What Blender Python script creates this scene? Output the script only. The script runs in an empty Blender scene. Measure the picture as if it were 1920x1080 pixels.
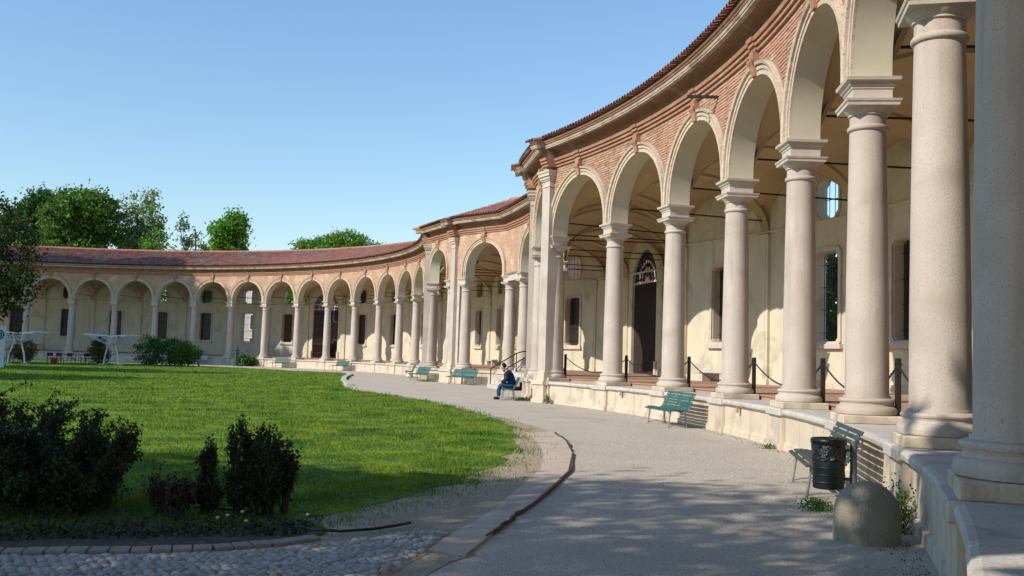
import bpy, bmesh, math, random
import numpy as np
from mathutils import Vector, Matrix
random.seed(7); RNG = np.random.default_rng(11)
PI = math.pi
sc = bpy.context.scene
COL = sc.collection

# ------------------------------------------------------------------ camera
CAM_Z = 1.5808
cam_d = bpy.data.cameras.new('camera'); cam = bpy.data.objects.new('camera', cam_d); COL.objects.link(cam)
cam_d.sensor_width = 36.0; cam_d.lens = 36.0*1820.1/1920.0
cam_d.clip_start = 0.05; cam_d.clip_end = 3000
cam.matrix_world = Matrix.Translation((0, 0, CAM_Z)) @ Matrix.Rotation(PI/2+0.070454, 4, 'X') @ Matrix.Rotation(0.029562, 4, 'Z')
sc.camera = cam

# ------------------------------------------------------------------ sky, sun, exposure
SUN_AZ = math.radians(58.0)      # heading of the light in plan, from +Y towards +X
SUN_EL = math.radians(35.0)
w = bpy.data.worlds.new('World'); sc.world = w; w.use_nodes = True
nt = w.node_tree; bg = nt.nodes['Background']
sky = nt.nodes.new('ShaderNodeTexSky'); sky.sky_type = 'NISHITA'; sky.sun_disc = False
sky.sun_elevation = SUN_EL; sky.sun_rotation = SUN_AZ + PI
sky.air_density = 1.45; sky.dust_density = 0.0; sky.ozone_density = 6.0; sky.altitude = 120
nt.links.new(sky.outputs[0], bg.inputs[0]); bg.inputs[1].default_value = 0.138
sun_d = bpy.data.lights.new('sun', 'SUN'); sun = bpy.data.objects.new('sun', sun_d); COL.objects.link(sun)
sun_d.energy = 4.0; sun_d.angle = math.radians(0.53); sun_d.color = (1.0, 0.93, 0.82)
ld = Vector((math.sin(SUN_AZ)*math.cos(SUN_EL), math.cos(SUN_AZ)*math.cos(SUN_EL), -math.sin(SUN_EL)))
sun.rotation_euler = ld.to_track_quat('-Z', 'Y').to_euler(); sun.location = (-40, -30, 50)
vs = sc.view_settings; vs.view_transform = 'Standard'; vs.look = 'None'; vs.gamma = 1.0; vs.exposure = 0.36
vs.use_curve_mapping = False

# ------------------------------------------------------------------ materials
MATS = {}
def mat(name, col, col2=None, scale=4.0, rough=0.85, bump=0.0, bscale=30.0, speck=None, sscale=120.0, island=0.0,
        detail=6.0, stain=None, stscale=0.6, metal=0.0, bdist=0.02, trans=0.0, spec=0.3, stlo=0.55, sthi=0.75, streak=None, skx=5.0, sklo=0.54, skhi=0.72):
    m = bpy.data.materials.new(name); m.use_nodes = True; t = m.node_tree; N = t.nodes; L = t.links
    b = N['Principled BSDF']; b.inputs['Roughness'].default_value = rough; b.inputs['Metallic'].default_value = metal
    b.inputs['Specular IOR Level'].default_value = spec
    geo = N.new('ShaderNodeNewGeometry'); pos = geo.outputs['Position']
    def noise(s, d=detail, dist=0.0):
        n = N.new('ShaderNodeTexNoise'); n.inputs['Scale'].default_value = s; n.inputs['Detail'].default_value = d
        n.inputs['Distortion'].default_value = dist; L.new(pos, n.inputs['Vector']); return n.outputs['Fac']
    def ramp(f, a, c):
        r = N.new('ShaderNodeMapRange'); r.inputs[1].default_value = a; r.inputs[2].default_value = c; L.new(f, r.inputs[0]); return r.outputs[0]
    def mix(f, a, c, mode='MIX'):
        x = N.new('ShaderNodeMix'); x.data_type = 'RGBA'; x.blend_type = mode
        if isinstance(f, float): x.inputs['Factor'].default_value = f
        else: L.new(f, x.inputs['Factor'])
        for s, v in ((6, a), (7, c)):
            if isinstance(v, tuple): x.inputs[s].default_value = (*v, 1)
            else: L.new(v, x.inputs[s])
        return x.outputs[2]
    c = col
    if col2: c = mix(ramp(noise(scale), 0.3, 0.7), col, col2)
    if stain: c = mix(ramp(noise(stscale, 5.0, 0.6), stlo, sthi), c, stain)
    if streak:      # rain streaks: noise drawn out along the vertical
        mp = N.new('ShaderNodeMapping'); mp.inputs['Scale'].default_value = (skx, skx, skx*0.07); L.new(pos, mp.inputs['Vector'])
        n2 = N.new('ShaderNodeTexNoise'); n2.inputs['Scale'].default_value = 1.0; n2.inputs['Detail'].default_value = 7.0; L.new(mp.outputs[0], n2.inputs['Vector'])
        c = mix(ramp(n2.outputs['Fac'], sklo, skhi), c, streak)
    if speck: c = mix(ramp(noise(sscale, 2.0), 0.58, 0.66), c, speck)
    if island:
        hs = N.new('ShaderNodeHueSaturation'); mr = N.new('ShaderNodeMapRange')
        L.new(geo.outputs['Random Per Island'], mr.inputs[0]); mr.inputs[3].default_value = 1-island; mr.inputs[4].default_value = 1+island
        L.new(mr.outputs[0], hs.inputs['Value'])
        mh = N.new('ShaderNodeMapRange'); L.new(geo.outputs['Random Per Island'], mh.inputs[0]); mh.inputs[3].default_value = 0.5+island*0.05; mh.inputs[4].default_value = 0.5-island*0.05
        L.new(mh.outputs[0], hs.inputs['Hue'])
        if isinstance(c, tuple): hs.inputs['Color'].default_value = (*c, 1)
        else: L.new(c, hs.inputs['Color'])
        c = hs.outputs['Color']
    if isinstance(c, tuple): b.inputs['Base Color'].default_value = (*c, 1)
    else: L.new(c, b.inputs['Base Color'])
    if bump:
        bp = N.new('ShaderNodeBump'); bp.inputs['Strength'].default_value = bump; bp.inputs['Distance'].default_value = bdist
        L.new(noise(bscale, 8.0), bp.inputs['Height']); L.new(bp.outputs[0], b.inputs['Normal'])
    if trans:
        tr = N.new('ShaderNodeBsdfTranslucent'); ms = N.new('ShaderNodeMixShader'); ms.inputs[0].default_value = trans
        if isinstance(c, tuple): tr.inputs[0].default_value = (*c, 1)
        else: L.new(c, tr.inputs[0])
        L.new(b.outputs[0], ms.inputs[1]); L.new(tr.outputs[0], ms.inputs[2]); L.new(ms.outputs[0], N['Material Output'].inputs['Surface'])
    MATS[name] = m; return m

mat('plaster', (0.59, 0.535, 0.41), (0.51, 0.46, 0.35), 1.2, 0.9, 0.12, 40, stain=(0.50, 0.43, 0.31), stscale=0.9)
mat('wall_plaster', (0.63, 0.57, 0.44), (0.545, 0.49, 0.37), 0.9, 0.92, 0.15, 30, stain=(0.45, 0.41, 0.33), stscale=1.1, stlo=0.56, sthi=0.66, streak=(0.47, 0.42, 0.32), skx=2.5, sklo=0.56, skhi=0.7)
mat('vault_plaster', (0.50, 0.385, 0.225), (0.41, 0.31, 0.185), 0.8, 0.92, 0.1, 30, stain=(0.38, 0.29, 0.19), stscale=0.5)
mat('arch_plaster', (0.63, 0.515, 0.395), (0.50, 0.395, 0.30), 7.0, 0.9, 0.5, 45, stain=(0.43, 0.29, 0.20), stscale=2.2, stlo=0.6, sthi=0.72, speck=(0.40, 0.30, 0.22), sscale=22)
mat('pitted_plaster', (0.68, 0.57, 0.43), (0.58, 0.48, 0.36), 8.0, 0.9, 0.8, 40, speck=(0.2, 0.15, 0.11), sscale=28)
mat('granite', (0.555, 0.482, 0.418), (0.465, 0.395, 0.335), 1.6, 0.82, 0.6, 75, speck=(0.38, 0.315, 0.27), sscale=85, bdist=0.010, stain=(0.43, 0.35, 0.28), stscale=1.1, stlo=0.55, sthi=0.72, streak=(0.40, 0.345, 0.295), skx=6.0)
mat('trim_stone', (0.58, 0.505, 0.435), (0.50, 0.425, 0.355), 3.0, 0.85, 0.25, 70, stain=(0.42, 0.34, 0.27), stscale=2.0)
mat('podium_stone', (0.62, 0.525, 0.40), (0.52, 0.435, 0.33), 2.2, 0.88, 0.45, 35, stain=(0.40, 0.32, 0.24), stscale=1.4, stlo=0.54, sthi=0.68, streak=(0.37, 0.31, 0.25), skx=4.0)
mat('cap_stone', (0.56, 0.52, 0.46), (0.47, 0.43, 0.38), 3.5, 0.85, 0.5, 30, stain=(0.33, 0.29, 0.25), stscale=2.5, speck=(0.36, 0.33, 0.3), sscale=60)
mat('mortar', (0.34, 0.235, 0.165), (0.25, 0.17, 0.12), 5.0, 0.95, 0.5, 50)  # mortar tone darkened to hold the shadow of the recessed joints
mat('brick', (0.49, 0.30, 0.195), (0.38, 0.21, 0.135), 3.0, 0.9, 0.5, 60, island=0.28, stain=(0.58, 0.44, 0.32), stscale=1.6, stlo=0.62, sthi=0.75)
mat('terracotta', (0.45, 0.25, 0.165), (0.35, 0.17, 0.105), 3.0, 0.9, 0.4, 45, stain=(0.50, 0.34, 0.23), stscale=1.5)
mat('frieze', (0.36, 0.19, 0.13), (0.27, 0.14, 0.10), 3.0, 0.92, 0.4, 40, stain=(0.42, 0.32, 0.25), stscale=1.2)
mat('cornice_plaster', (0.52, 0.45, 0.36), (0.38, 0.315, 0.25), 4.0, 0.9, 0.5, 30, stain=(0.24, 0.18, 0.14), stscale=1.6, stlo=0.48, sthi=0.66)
mat('roof_tile', (0.42, 0.19, 0.135), (0.31, 0.135, 0.095), 2.0, 0.9, 0.4, 30, island=0.38, stain=(0.30, 0.235, 0.20), stscale=0.6, stlo=0.5, sthi=0.7)
mat('roof_under', (0.15, 0.07, 0.05), None, rough=0.95)
mat('floor_tile', (0.42, 0.26, 0.18), (0.35, 0.21, 0.145), 2.0, 0.8, 0.2, 30)
mat('iron', (0.018, 0.014, 0.013), (0.03, 0.02, 0.018), 6.0, 0.55, 0.1, 60)
mat('rusty_iron', (0.022, 0.013, 0.010), (0.035, 0.019, 0.013), 6.0, 0.6)
mat('dark_pane', (0.035, 0.03, 0.028), (0.055, 0.045, 0.04), 1.5, 0.35, spec=0.5)
mat('brown_shutter', (0.16, 0.075, 0.05), (0.12, 0.055, 0.04), 3.0, 0.7)
mat('bench_green', (0.020, 0.115, 0.092), (0.013, 0.085, 0.07), 7.0, 0.45, 0.15, 60, spec=0.5, stain=(0.06, 0.13, 0.11), stscale=9.0, stlo=0.6, sthi=0.7)
mat('bench_dark', (0.04, 0.06, 0.055), (0.03, 0.05, 0.045), 5.0, 0.5, spec=0.4)
mat('bench_pale', (0.42, 0.47, 0.44), None, rough=0.5)
mat('bench_iron', (0.30, 0.32, 0.29), (0.16, 0.18, 0.16), 18.0, 0.5, metal=0.3)
mat('bin_green', (0.003, 0.006, 0.005), (0.005, 0.009, 0.008), 4.0, 0.4, 0.05, 30, spec=0.5)
mat('bag', (0.012, 0.012, 0.014), None, rough=0.25, bump=0.8, bscale=25, bdist=0.04, spec=0.6)
mat('grey_metal', (0.16, 0.17, 0.17), (0.11, 0.12, 0.12), 8.0, 0.5, metal=0.4)
mat('bollard_stone', (0.33, 0.285, 0.215), (0.25, 0.215, 0.155), 5.0, 0.9, 0.8, 60, stain=(0.21, 0.19, 0.085), stscale=2.0, speck=(0.37, 0.33, 0.26), sscale=90)
mat('gravel', (0.56, 0.485, 0.395), (0.48, 0.42, 0.345), 0.7, 0.95, 0.9, 55, speck=(0.30, 0.255, 0.205), sscale=30, stain=(0.43, 0.365, 0.29), stscale=0.45, bdist=0.03)
mat('pebble', (0.54, 0.475, 0.39), (0.46, 0.40, 0.33), 3.0, 0.9, island=0.3)
mat('dirt', (0.43, 0.34, 0.24), (0.33, 0.255, 0.175), 1.5, 0.95, 0.8, 30, speck=(0.19, 0.15, 0.105), sscale=30)
mat('lawn', (0.05, 0.15, 0.010), (0.21, 0.285, 0.022), 1.0, 0.95, 1.0, 18, speck=(0.028, 0.085, 0.008), sscale=4, bdist=0.08, stain=(0.03, 0.115, 0.010), stscale=0.5)
mat('grass', (0.05, 0.16, 0.008), (0.25, 0.32, 0.022), 1.0, 0.8, island=0.35, trans=0.3, stain=(0.03, 0.115, 0.010), stscale=0.5)
mat('soil', (0.10, 0.075, 0.05), (0.07, 0.05, 0.035), 2.0, 0.95, 0.9, 25, speck=(0.16, 0.13, 0.09), sscale=20)
mat('kerb_stone', (0.52, 0.42, 0.325), (0.45, 0.36, 0.275), 2.0, 0.9, 0.5, 40, stain=(0.30, 0.235, 0.18), stscale=1.2)
mat('pale_kerb', (0.52, 0.48, 0.42), (0.43, 0.40, 0.35), 2.0, 0.9, 0.4, 40)
mat('edging', (0.07, 0.045, 0.034), (0.13, 0.085, 0.06), 8.0, 0.8)
mat('cobble', (0.34, 0.325, 0.30), (0.42, 0.40, 0.37), 4.0, 0.75, 0.3, 60, island=0.25)
mat('cotto', (0.30, 0.26, 0.21), (0.25, 0.21, 0.17), 5.0, 0.9, 0.4, 50, island=0.2)
mat('hose', (0.02, 0.022, 0.02), None, rough=0.5)
mat('bark', (0.10, 0.075, 0.055), (0.065, 0.05, 0.038), 6.0, 0.95, 0.8, 20)
mat('leaf', (0.075, 0.17, 0.022), (0.11, 0.205, 0.035), 0.35, 0.65, island=0.4, trans=0.35)
mat('leaf_dark', (0.045, 0.115, 0.025), (0.065, 0.15, 0.03), 0.4, 0.6, island=0.45, trans=0.3)
mat('leaf_bright', (0.11, 0.27, 0.025), (0.15, 0.31, 0.035), 0.3, 0.6, island=0.4, trans=0.4)
mat('leaf_pale', (0.24, 0.34, 0.14), (0.17, 0.27, 0.09), 0.3, 0.6, island=0.4, trans=0.35)
mat('leaf_shaded', (0.028, 0.052, 0.012), (0.055, 0.075, 0.014), 0.5, 0.65, island=0.5, trans=0.25)  # leaf colour darkened in place of shade on the left-edge tree
mat('leaf_olive', (0.085, 0.105, 0.018), (0.12, 0.13, 0.022), 0.5, 0.65, island=0.4, trans=0.3)
mat('leaf_shrub', (0.026, 0.05, 0.016), (0.05, 0.06, 0.02), 4.0, 0.6, island=0.5, trans=0.2)
mat('leaf_red', (0.05, 0.022, 0.016), (0.035, 0.03, 0.014), 4.0, 0.6, island=0.4, trans=0.1)
mat('weed', (0.06, 0.14, 0.02), (0.04, 0.10, 0.015), 4.0, 0.7, island=0.35, trans=0.3)
mat('skin', (0.55, 0.33, 0.24), None, rough=0.5)
mat('hair', (0.012, 0.009, 0.008), None, rough=0.5)
mat('denim', (0.016, 0.045, 0.12), (0.026, 0.07, 0.17), 14.0, 0.85, 0.2, 30)
mat('jacket', (0.022, 0.065, 0.16), (0.008, 0.022, 0.06), 9.0, 0.8, 0.3, 20)
mat('navy', (0.010, 0.012, 0.022), None, rough=0.85)
mat('shoe', (0.008, 0.008, 0.010), None, rough=0.5)
mat('phone', (0.01, 0.01, 0.012), None, rough=0.2)
mat('white_cloth', (0.60, 0.61, 0.61), (0.50, 0.51, 0.52), 2.0, 0.8, trans=0.35)
mat('white_paint', (0.75, 0.76, 0.77), None, rough=0.45)
mat('sign_face', (0.60, 0.68, 0.76), None, rough=0.4)
mat('sign_blue', (0.03, 0.06, 0.16), None, rough=0.4)
mat('chair_black', (0.012, 0.013, 0.014), None, rough=0.5)
mat('red_pot', (0.20, 0.03, 0.02), None, rough=0.6)
mat('straw', (0.30, 0.20, 0.09), (0.22, 0.14, 0.06), 4.0, 0.9, island=0.3)
mat('fountain_green', (0.02, 0.07, 0.05), (0.015, 0.05, 0.035), 6.0, 0.4, spec=0.5)
mat('house_cream', (0.60, 0.55, 0.47), (0.54, 0.49, 0.41), 0.3, 0.9)
mat('house_red', (0.26, 0.12, 0.085), (0.21, 0.095, 0.07), 0.5, 0.9)
mat('house_glass', (0.06, 0.07, 0.08), None, rough=0.15, spec=0.6)
mat('tower_grey', (0.42, 0.43, 0.44), None, rough=0.8)
mat('dandelion', (0.75, 0.50, 0.03), None, rough=0.7)
mat('seed_head', (0.55, 0.54, 0.5), None, rough=0.9)
mat('mark', (0.03, 0.03, 0.03), None, rough=0.9)

# brick texture material for the far spandrels (bricks there are only two or three pixels high)
def brick_mat(name):
    m = bpy.data.materials.new(name); m.use_nodes = True; t = m.node_tree; N = t.nodes; L = t.links; b = N['Principled BSDF']
    uv = N.new('ShaderNodeUVMap'); br = N.new('ShaderNodeTexBrick'); L.new(uv.outputs[0], br.inputs['Vector'])
    br.inputs['Color1'].default_value = (0.55, 0.34, 0.225, 1); br.inputs['Color2'].default_value = (0.45, 0.255, 0.16, 1); br.inputs['Mortar'].default_value = (0.36, 0.235, 0.16, 1)  # joint shadow is mixed into the dark mortar colour
    br.inputs['Scale'].default_value = 1.0; br.inputs['Brick Width'].default_value = 0.26; br.inputs['Row Height'].default_value = 0.075
    br.inputs['Mortar Size'].default_value = 0.010; br.inputs['Mortar Smooth'].default_value = 0.2
    g = N.new('ShaderNodeNewGeometry'); n = N.new('ShaderNodeTexNoise'); n.inputs['Scale'].default_value = 1.3; n.inputs['Detail'].default_value = 5; L.new(g.outputs['Position'], n.inputs['Vector'])
    mr = N.new('ShaderNodeMapRange'); L.new(n.outputs[0], mr.inputs[0]); mr.inputs[1].default_value = 0.5; mr.inputs[2].default_value = 0.75
    x = N.new('ShaderNodeMix'); x.data_type = 'RGBA'; L.new(mr.outputs[0], x.inputs[0]); L.new(br.outputs[0], x.inputs[6]); x.inputs[7].default_value = (0.62, 0.46, 0.33, 1)
    L.new(x.outputs[2], b.inputs['Base Color']); b.inputs['Roughness'].default_value = 0.9
    bp = N.new('ShaderNodeBump'); bp.inputs['Strength'].default_value = 0.6; bp.inputs['Distance'].default_value = 0.01; bp.invert = True
    L.new(br.outputs['Fac'], bp.inputs['Height']); L.new(bp.outputs[0], b.inputs['Normal'])
    MATS[name] = m
brick_mat('brick_pattern')

# ------------------------------------------------------------------ mesh helpers
class MB:
    def __init__(s): s.v = []; s.f = []; s.uv = {}
    def add(s, vs, fs):
        o = len(s.v); s.v += [tuple(p) for p in vs]; s.f += [tuple(i+o for i in f) for f in fs]; return s
    def box(s, c, d, rz=0.0, M=None):
        x, y, z = d[0]/2, d[1]/2, d[2]/2
        pts = [Vector((a*x, b*y, e*z)) for e in (-1, 1) for b in (-1, 1) for a in (-1, 1)]
        R = M if M is not None else Matrix.Rotation(rz, 3, 'Z')
        c = Vector(c)
        return s.add([c+R @ p for p in pts], [(0, 2, 3, 1), (4, 5, 7, 6), (0, 1, 5, 4), (2, 6, 7, 3), (0, 4, 6, 2), (1, 3, 7, 5)])
    def bar(s, a, b, w, h=None):
        a = Vector(a); b = Vector(b); d = b-a; L = d.length
        if L < 1e-6: return s
        q = d.to_track_quat('Y', 'Z').to_matrix()
        return s.box((a+b)/2, (w, L, h or w), M=q)
    def tube(s, pts, rad, n=6, cap=True):
        pts = [Vector(p) for p in pts]; o = len(s.v); m = len(pts)
        rads = rad if isinstance(rad, (list, tuple)) else [rad]*m
        up = Vector((0, 0, 1))
        for i, p in enumerate(pts):
            d = (pts[min(i+1, m-1)]-pts[max(i-1, 0)]).normalized()
            a = d.cross(up)
            if a.length < 0.05: a = d.cross(Vector((1, 0, 0)))
            a.normalize(); b = a.cross(d)
            for k in range(n):
                t = 2*PI*k/n; s.v.append(tuple(p+(a*math.cos(t)+b*math.sin(t))*rads[i]))
        for i in range(m-1):
            for k in range(n):
                k2 = (k+1) % n; s.f.append((o+i*n+k, o+i*n+k2, o+(i+1)*n+k2, o+(i+1)*n+k))
        if cap: s.f.append(tuple(o+k for k in range(n))[::-1]); s.f.append(tuple(o+(m-1)*n+k for k in range(n)))
        return s
    def lathe(s, prof, n=24, c=(0, 0, 0), cap=True):
        o = len(s.v)
        for r, z in prof:
            for k in range(n):
                t = 2*PI*k/n; s.v.append((c[0]+r*math.cos(t), c[1]+r*math.sin(t), c[2]+z))
        for i in range(len(prof)-1):
            for k in range(n):
                k2 = (k+1) % n; s.f.append((o+i*n+k, o+i*n+k2, o+(i+1)*n+k2, o+(i+1)*n+k))
        if cap:
            s.f.append(tuple(o+k for k in range(n))[::-1]); s.f.append(tuple(o+(len(prof)-1)*n+k for k in range(n)))
        return s
    def stack(s, levels, c=(0, 0, 0)):      # square mouldings: (half width, z) list
        o = len(s.v)
        for hw, z in levels:
            for a, b in ((-1, -1), (1, -1), (1, 1), (-1, 1)): s.v.append((c[0]+a*hw, c[1]+b*hw, c[2]+z))
        for i in range(len(levels)-1):
            for k in range(4):
                k2 = (k+1) % 4; s.f.append((o+i*4+k, o+i*4+k2, o+(i+1)*4+k2, o+(i+1)*4+k))
        s.f.append((o+3, o+2, o+1, o)); e = o+(len(levels)-1)*4; s.f.append((e, e+1, e+2, e+3))
        return s
    def mesh(s, name, m, smooth=False, bevel=0.0, flat_angle=None):
        me = bpy.data.meshes.new(name); me.from_pydata(s.v, [], s.f); me.materials.append(MATS[m])
        if bevel:
            bm = bmesh.new(); bm.from_mesh(me)
            bmesh.ops.bevel(bm, geom=list(bm.edges), offset=bevel, segments=1, affect='EDGES'); bm.to_mesh(me); bm.free()
        if smooth:
            me.shade_smooth()
            if flat_angle: 
                try: me.set_sharp_from_angle(angle=math.radians(flat_angle))
                except Exception: pass
        me.update(); return me

def np_mesh(name, V, F, m):                # F: n x k int array
    me = bpy.data.meshes.new(name); V = np.asarray(V, np.float32); F = np.asarray(F, np.int32); k = F.shape[1]
    me.vertices.add(len(V)); me.vertices.foreach_set('co', V.ravel())
    me.loops.add(F.size); me.loops.foreach_set('vertex_index', F.ravel())
    me.polygons.add(len(F)); me.polygons.foreach_set('loop_start', np.arange(0, F.size, k, dtype=np.int32))
    me.materials.append(MATS[m]); me.update(calc_edges=True); me.validate(); return me

def obj(name, me, parent=None, loc=None, rz=0.0, world=True):
    """links a mesh as ONE object. world=True: mesh is in world coordinates and gets re-based on its parent."""
    o = bpy.data.objects.new(name, me); COL.objects.link(o)
    if parent is not None:
        o.parent = parent
        if world and loc is None:
            o.matrix_parent_inverse = parent_inv(parent)
    if loc is not None:
        o.location = loc; o.rotation_euler = (0, 0, rz)
        if world and parent is not None: o.matrix_parent_inverse = parent_inv(parent)
    return o
WM = {}
def wmat(o):
    M = Matrix.LocRotScale(o.location, o.rotation_euler, o.scale)
    if o.parent is not None: M = wmat(o.parent) @ o.matrix_parent_inverse @ M
    return M
def parent_inv(p): return wmat(p).inverted()
def tag(o, label, cat, group=None):
    o['label'] = label; o['category'] = cat
    if group: o['group'] = group
    return o
def thing(name, label, cat, loc=(0, 0, 0), rz=0.0, group=None):
    o = bpy.data.objects.new(name, None); COL.objects.link(o); o.empty_display_size = 0.2
    o.location = loc; o.rotation_euler = (0, 0, rz); return tag(o, label, cat, group)
def struct(o): o['kind'] = 'structure'; return o
def stuff(o): o['kind'] = 'stuff'; return o
def dup(root, loc, rz, label, group=None):
    r = root.copy(); COL.objects.link(r); r.location = loc; r.rotation_euler = (0, 0, rz); r['label'] = label
    if group: r['group'] = group
    for ch in list(root.children):
        c = ch.copy(); COL.objects.link(c); c.parent = r
        for g in list(ch.children):
            d = g.copy(); COL.objects.link(d); d.parent = c
    return r

# ------------------------------------------------------------------ plan of the portico
cA = Vector((-29.0281, 18.3524)); RA = 34.5477; A0 = 0.4849; DA = 4.1356/RA
cC = Vector((-39.1557, 58.8536)); RC = 34.3446; C0 = 1.6572; DC = 4.0749/RC
MID = (cA+cC)/2; NN = (cC-cA).normalized(); AX = Vector((NN.y, -NN.x))
def fr(t, n): return MID+AX*t+NN*n
class Arc:
    def __init__(s, c, R, a0, da): s.c = c; s.R = R; s.a0 = a0; s.da = da
    def P(s, u, r=0.0):
        t = s.a0-u*s.da; return s.c+Vector((math.cos(t), math.sin(t)))*(s.R+r)
    def ang(s, u): return s.a0-u*s.da            # direction of the outward normal
    def L(s, u0, u1): return abs(u1-u0)*s.R*s.da
class Poly:
    def __init__(s, nodes, n0, n1):
        s.n = nodes; s.m = []
        seg = [(nodes[i+1]-nodes[i]).normalized() for i in range(len(nodes)-1)]
        nor = [Vector((-d.y, d.x)) for d in seg]
        for i in range(len(nodes)):
            if i == 0: s.m.append(n0)
            elif i == len(nodes)-1: s.m.append(n1)
            else:
                a = (nor[i-1]+nor[i]).normalized(); s.m.append(a/max(0.5, a.dot(nor[i])))
        s.nor = nor
    def P(s, u, r=0.0):
        k = min(max(int(math.floor(u)), 0), len(s.n)-2); t = u-k
        return (s.n[k]+s.m[k]*r)*(1-t)+(s.n[k+1]+s.m[k+1]*r)*t
    def ang(s, u):
        k = int(round(u)) if abs(u-round(u)) < 1e-4 else -1
        v = s.m[k] if k >= 0 else s.nor[min(max(int(math.floor(u)), 0), len(s.n)-2)]
        return math.atan2(v.y, v.x)
    def L(s, u0, u1): return (s.P(u1)-s.P(u0)).length
PA = Arc(cA, RA, A0, DA); PC = Arc(cC, RC, C0, DC)
rad = lambda a: Vector((math.cos(a), math.sin(a)))
PB = Poly([PC.P(14), fr(33.95, 9.4), fr(34.4, 7.5), fr(36.16, 4.4), fr(36.29, 1.9), fr(36.29, -1.9), fr(36.16, -4.4), fr(34.4, -7.5), fr(33.95, -9.4), PA.P(0)],
          rad(PC.ang(14)), rad(PA.ang(0)))
# back wall of the middle section (independent of the column rhythm)
PBW = Poly([PC.P(14, 5.7), fr(39.9, 8.9), fr(41.3, 5.6), fr(42.0, 2.4), fr(42.0, -2.4), fr(41.3, -5.6), fr(39.9, -8.9), PA.P(0, 5.7)],
           rad(PC.ang(14)), rad(PA.ang(0)))
Z_CAP = 0.76; Z_FLOOR = 0.88; Z_SH = 1.13; Z_IMP = 5.86; Z_CROWN = 7.76; Z_STR = 8.30
def p3(path, u, r, z): q = path.P(u, r); return (q.x, q.y, z)

def sweep(path, u0, u1, prof, n, cap=True, mb=None, roff=0.0):
    """profile (r, z) list swept along the path; open profile, closed at its ends when cap"""
    mb = mb or MB(); o = len(mb.v); m = len(prof)
    for i in range(n+1):
        u = u0+(u1-u0)*i/n
        for r, z in prof: mb.v.append(p3(path, u, r+roff, z))
    for i in range(n):
        for k in range(m-1):
            a = o+i*m+k; mb.f.append((a, a+1, a+m+1, a+m))
    if cap:
        mb.f.append(tuple(o+k for k in range(m))); mb.f.append(tuple(o+n*m+k for k in range(m))[::-1])
    return mb

# ------------------------------------------------------------------ column meshes (shared)
def column_meshes():
    d = {}
    prof = []
    for i in range(13):
        t = i/12; r = 0.312-0.050*t**1.6; prof.append((r, 0.03+t*3.94))
    prof = [(0.335, 0.0), (0.335, 0.03)]+prof+[(0.262, 3.97), (0.285, 3.98), (0.297, 4.0), (0.297, 4.03), (0.285, 4.05), (0.262, 4.06), (0.262, 4.2)]
    d['shaft'] = MB().lathe(prof, 32).mesh('column_shaft', 'granite', True, flat_angle=50)
    d['base'] = MB().lathe([(0.405, -0.25), (0.43, -0.235), (0.44, -0.19), (0.43, -0.145), (0.405, -0.12), (0.385, -0.115), (0.375, -0.085), (0.385, -0.06), (0.395, -0.055), (0.40, -0.035), (0.385, -0.012), (0.36, -0.006), (0.34, 0.002)], 32).mesh('column_base', 'granite', True, flat_angle=40)
    d['plinth'] = MB().box((0, 0, -0.308), (0.87, 0.87, 0.125)).mesh('column_plinth', 'podium_stone', bevel=0.014)
    c = MB().lathe([(0.262, 4.2), (0.285, 4.205), (0.285, 4.225), (0.30, 4.24), (0.34, 4.28), (0.36, 4.315)], 32)
    c.stack([(0.37, 4.312), (0.375, 4.36), (0.39, 4.37), (0.40, 4.405)])
    d['capital'] = c.mesh('column_capital', 'trim_stone', True, flat_angle=30)
    d['impost'] = MB().stack([(0.285, 4.405), (0.285, 4.565), (0.30, 4.575), (0.30, 4.60), (0.33, 4.625), (0.345, 4.67), (0.385, 4.685), (0.395, 4.735)]).mesh('column_impost', 'trim_stone')
    return d
CM = column_meshes()
def add_column(par, path, u, r=0.0):
    a = path.ang(u); q = path.P(u, r)
    c = bpy.data.objects.new('column', CM['shaft']); COL.objects.link(c); c.parent = par
    c.location = Vector((q.x, q.y, Z_SH))-par.location; c.rotation_euler = (0, 0, a)
    for k in ('base', 'plinth', 'capital', 'impost'):
        s = bpy.data.objects.new(k, CM[k]); COL.objects.link(s); s.parent = c
    return c

# ------------------------------------------------------------------ arches
def arch_geom(path, ua, ub):
    L = path.L(ua, ub); w = L/2-0.285; um = (ua+ub)/2; du = (ub-ua)/L
    rise = Z_CROWN-Z_IMP-0.02
    def zc(x):
        x = min(abs(x), w)
        if rise > w: return Z_CROWN-w+math.sqrt(max(w*w-x*x, 0))
        return Z_CROWN-rise+rise*math.sqrt(max(1-(x/w)**2, 0))
    return L, w, um, du, zc
def arch_curve(w, zc, n=26):
    """points (x, z, nx, nz) from the left foot up and over to the right foot"""
    zs = min(zc(w), Z_CROWN); pts = [(-w, Z_IMP, -1.0, 0.0)]
    rise = Z_CROWN-zs
    for i in range(n+1):
        t = PI*i/n; x = -w*math.cos(t); z = zs+rise*math.sin(t)
        nx, nz = -math.cos(t)/w, math.sin(t)/rise; l = math.hypot(nx, nz); pts.append((x, z, nx/l, nz/l))
    pts.append((w, Z_IMP, 1.0, 0.0)); return pts

def set_uv(me, f):
    uv = me.uv_layers.new(name='UVMap'); vs_ = me.vertices
    for l in me.loops: uv.data[l.index].uv = f(l.vertex_index)

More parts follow.
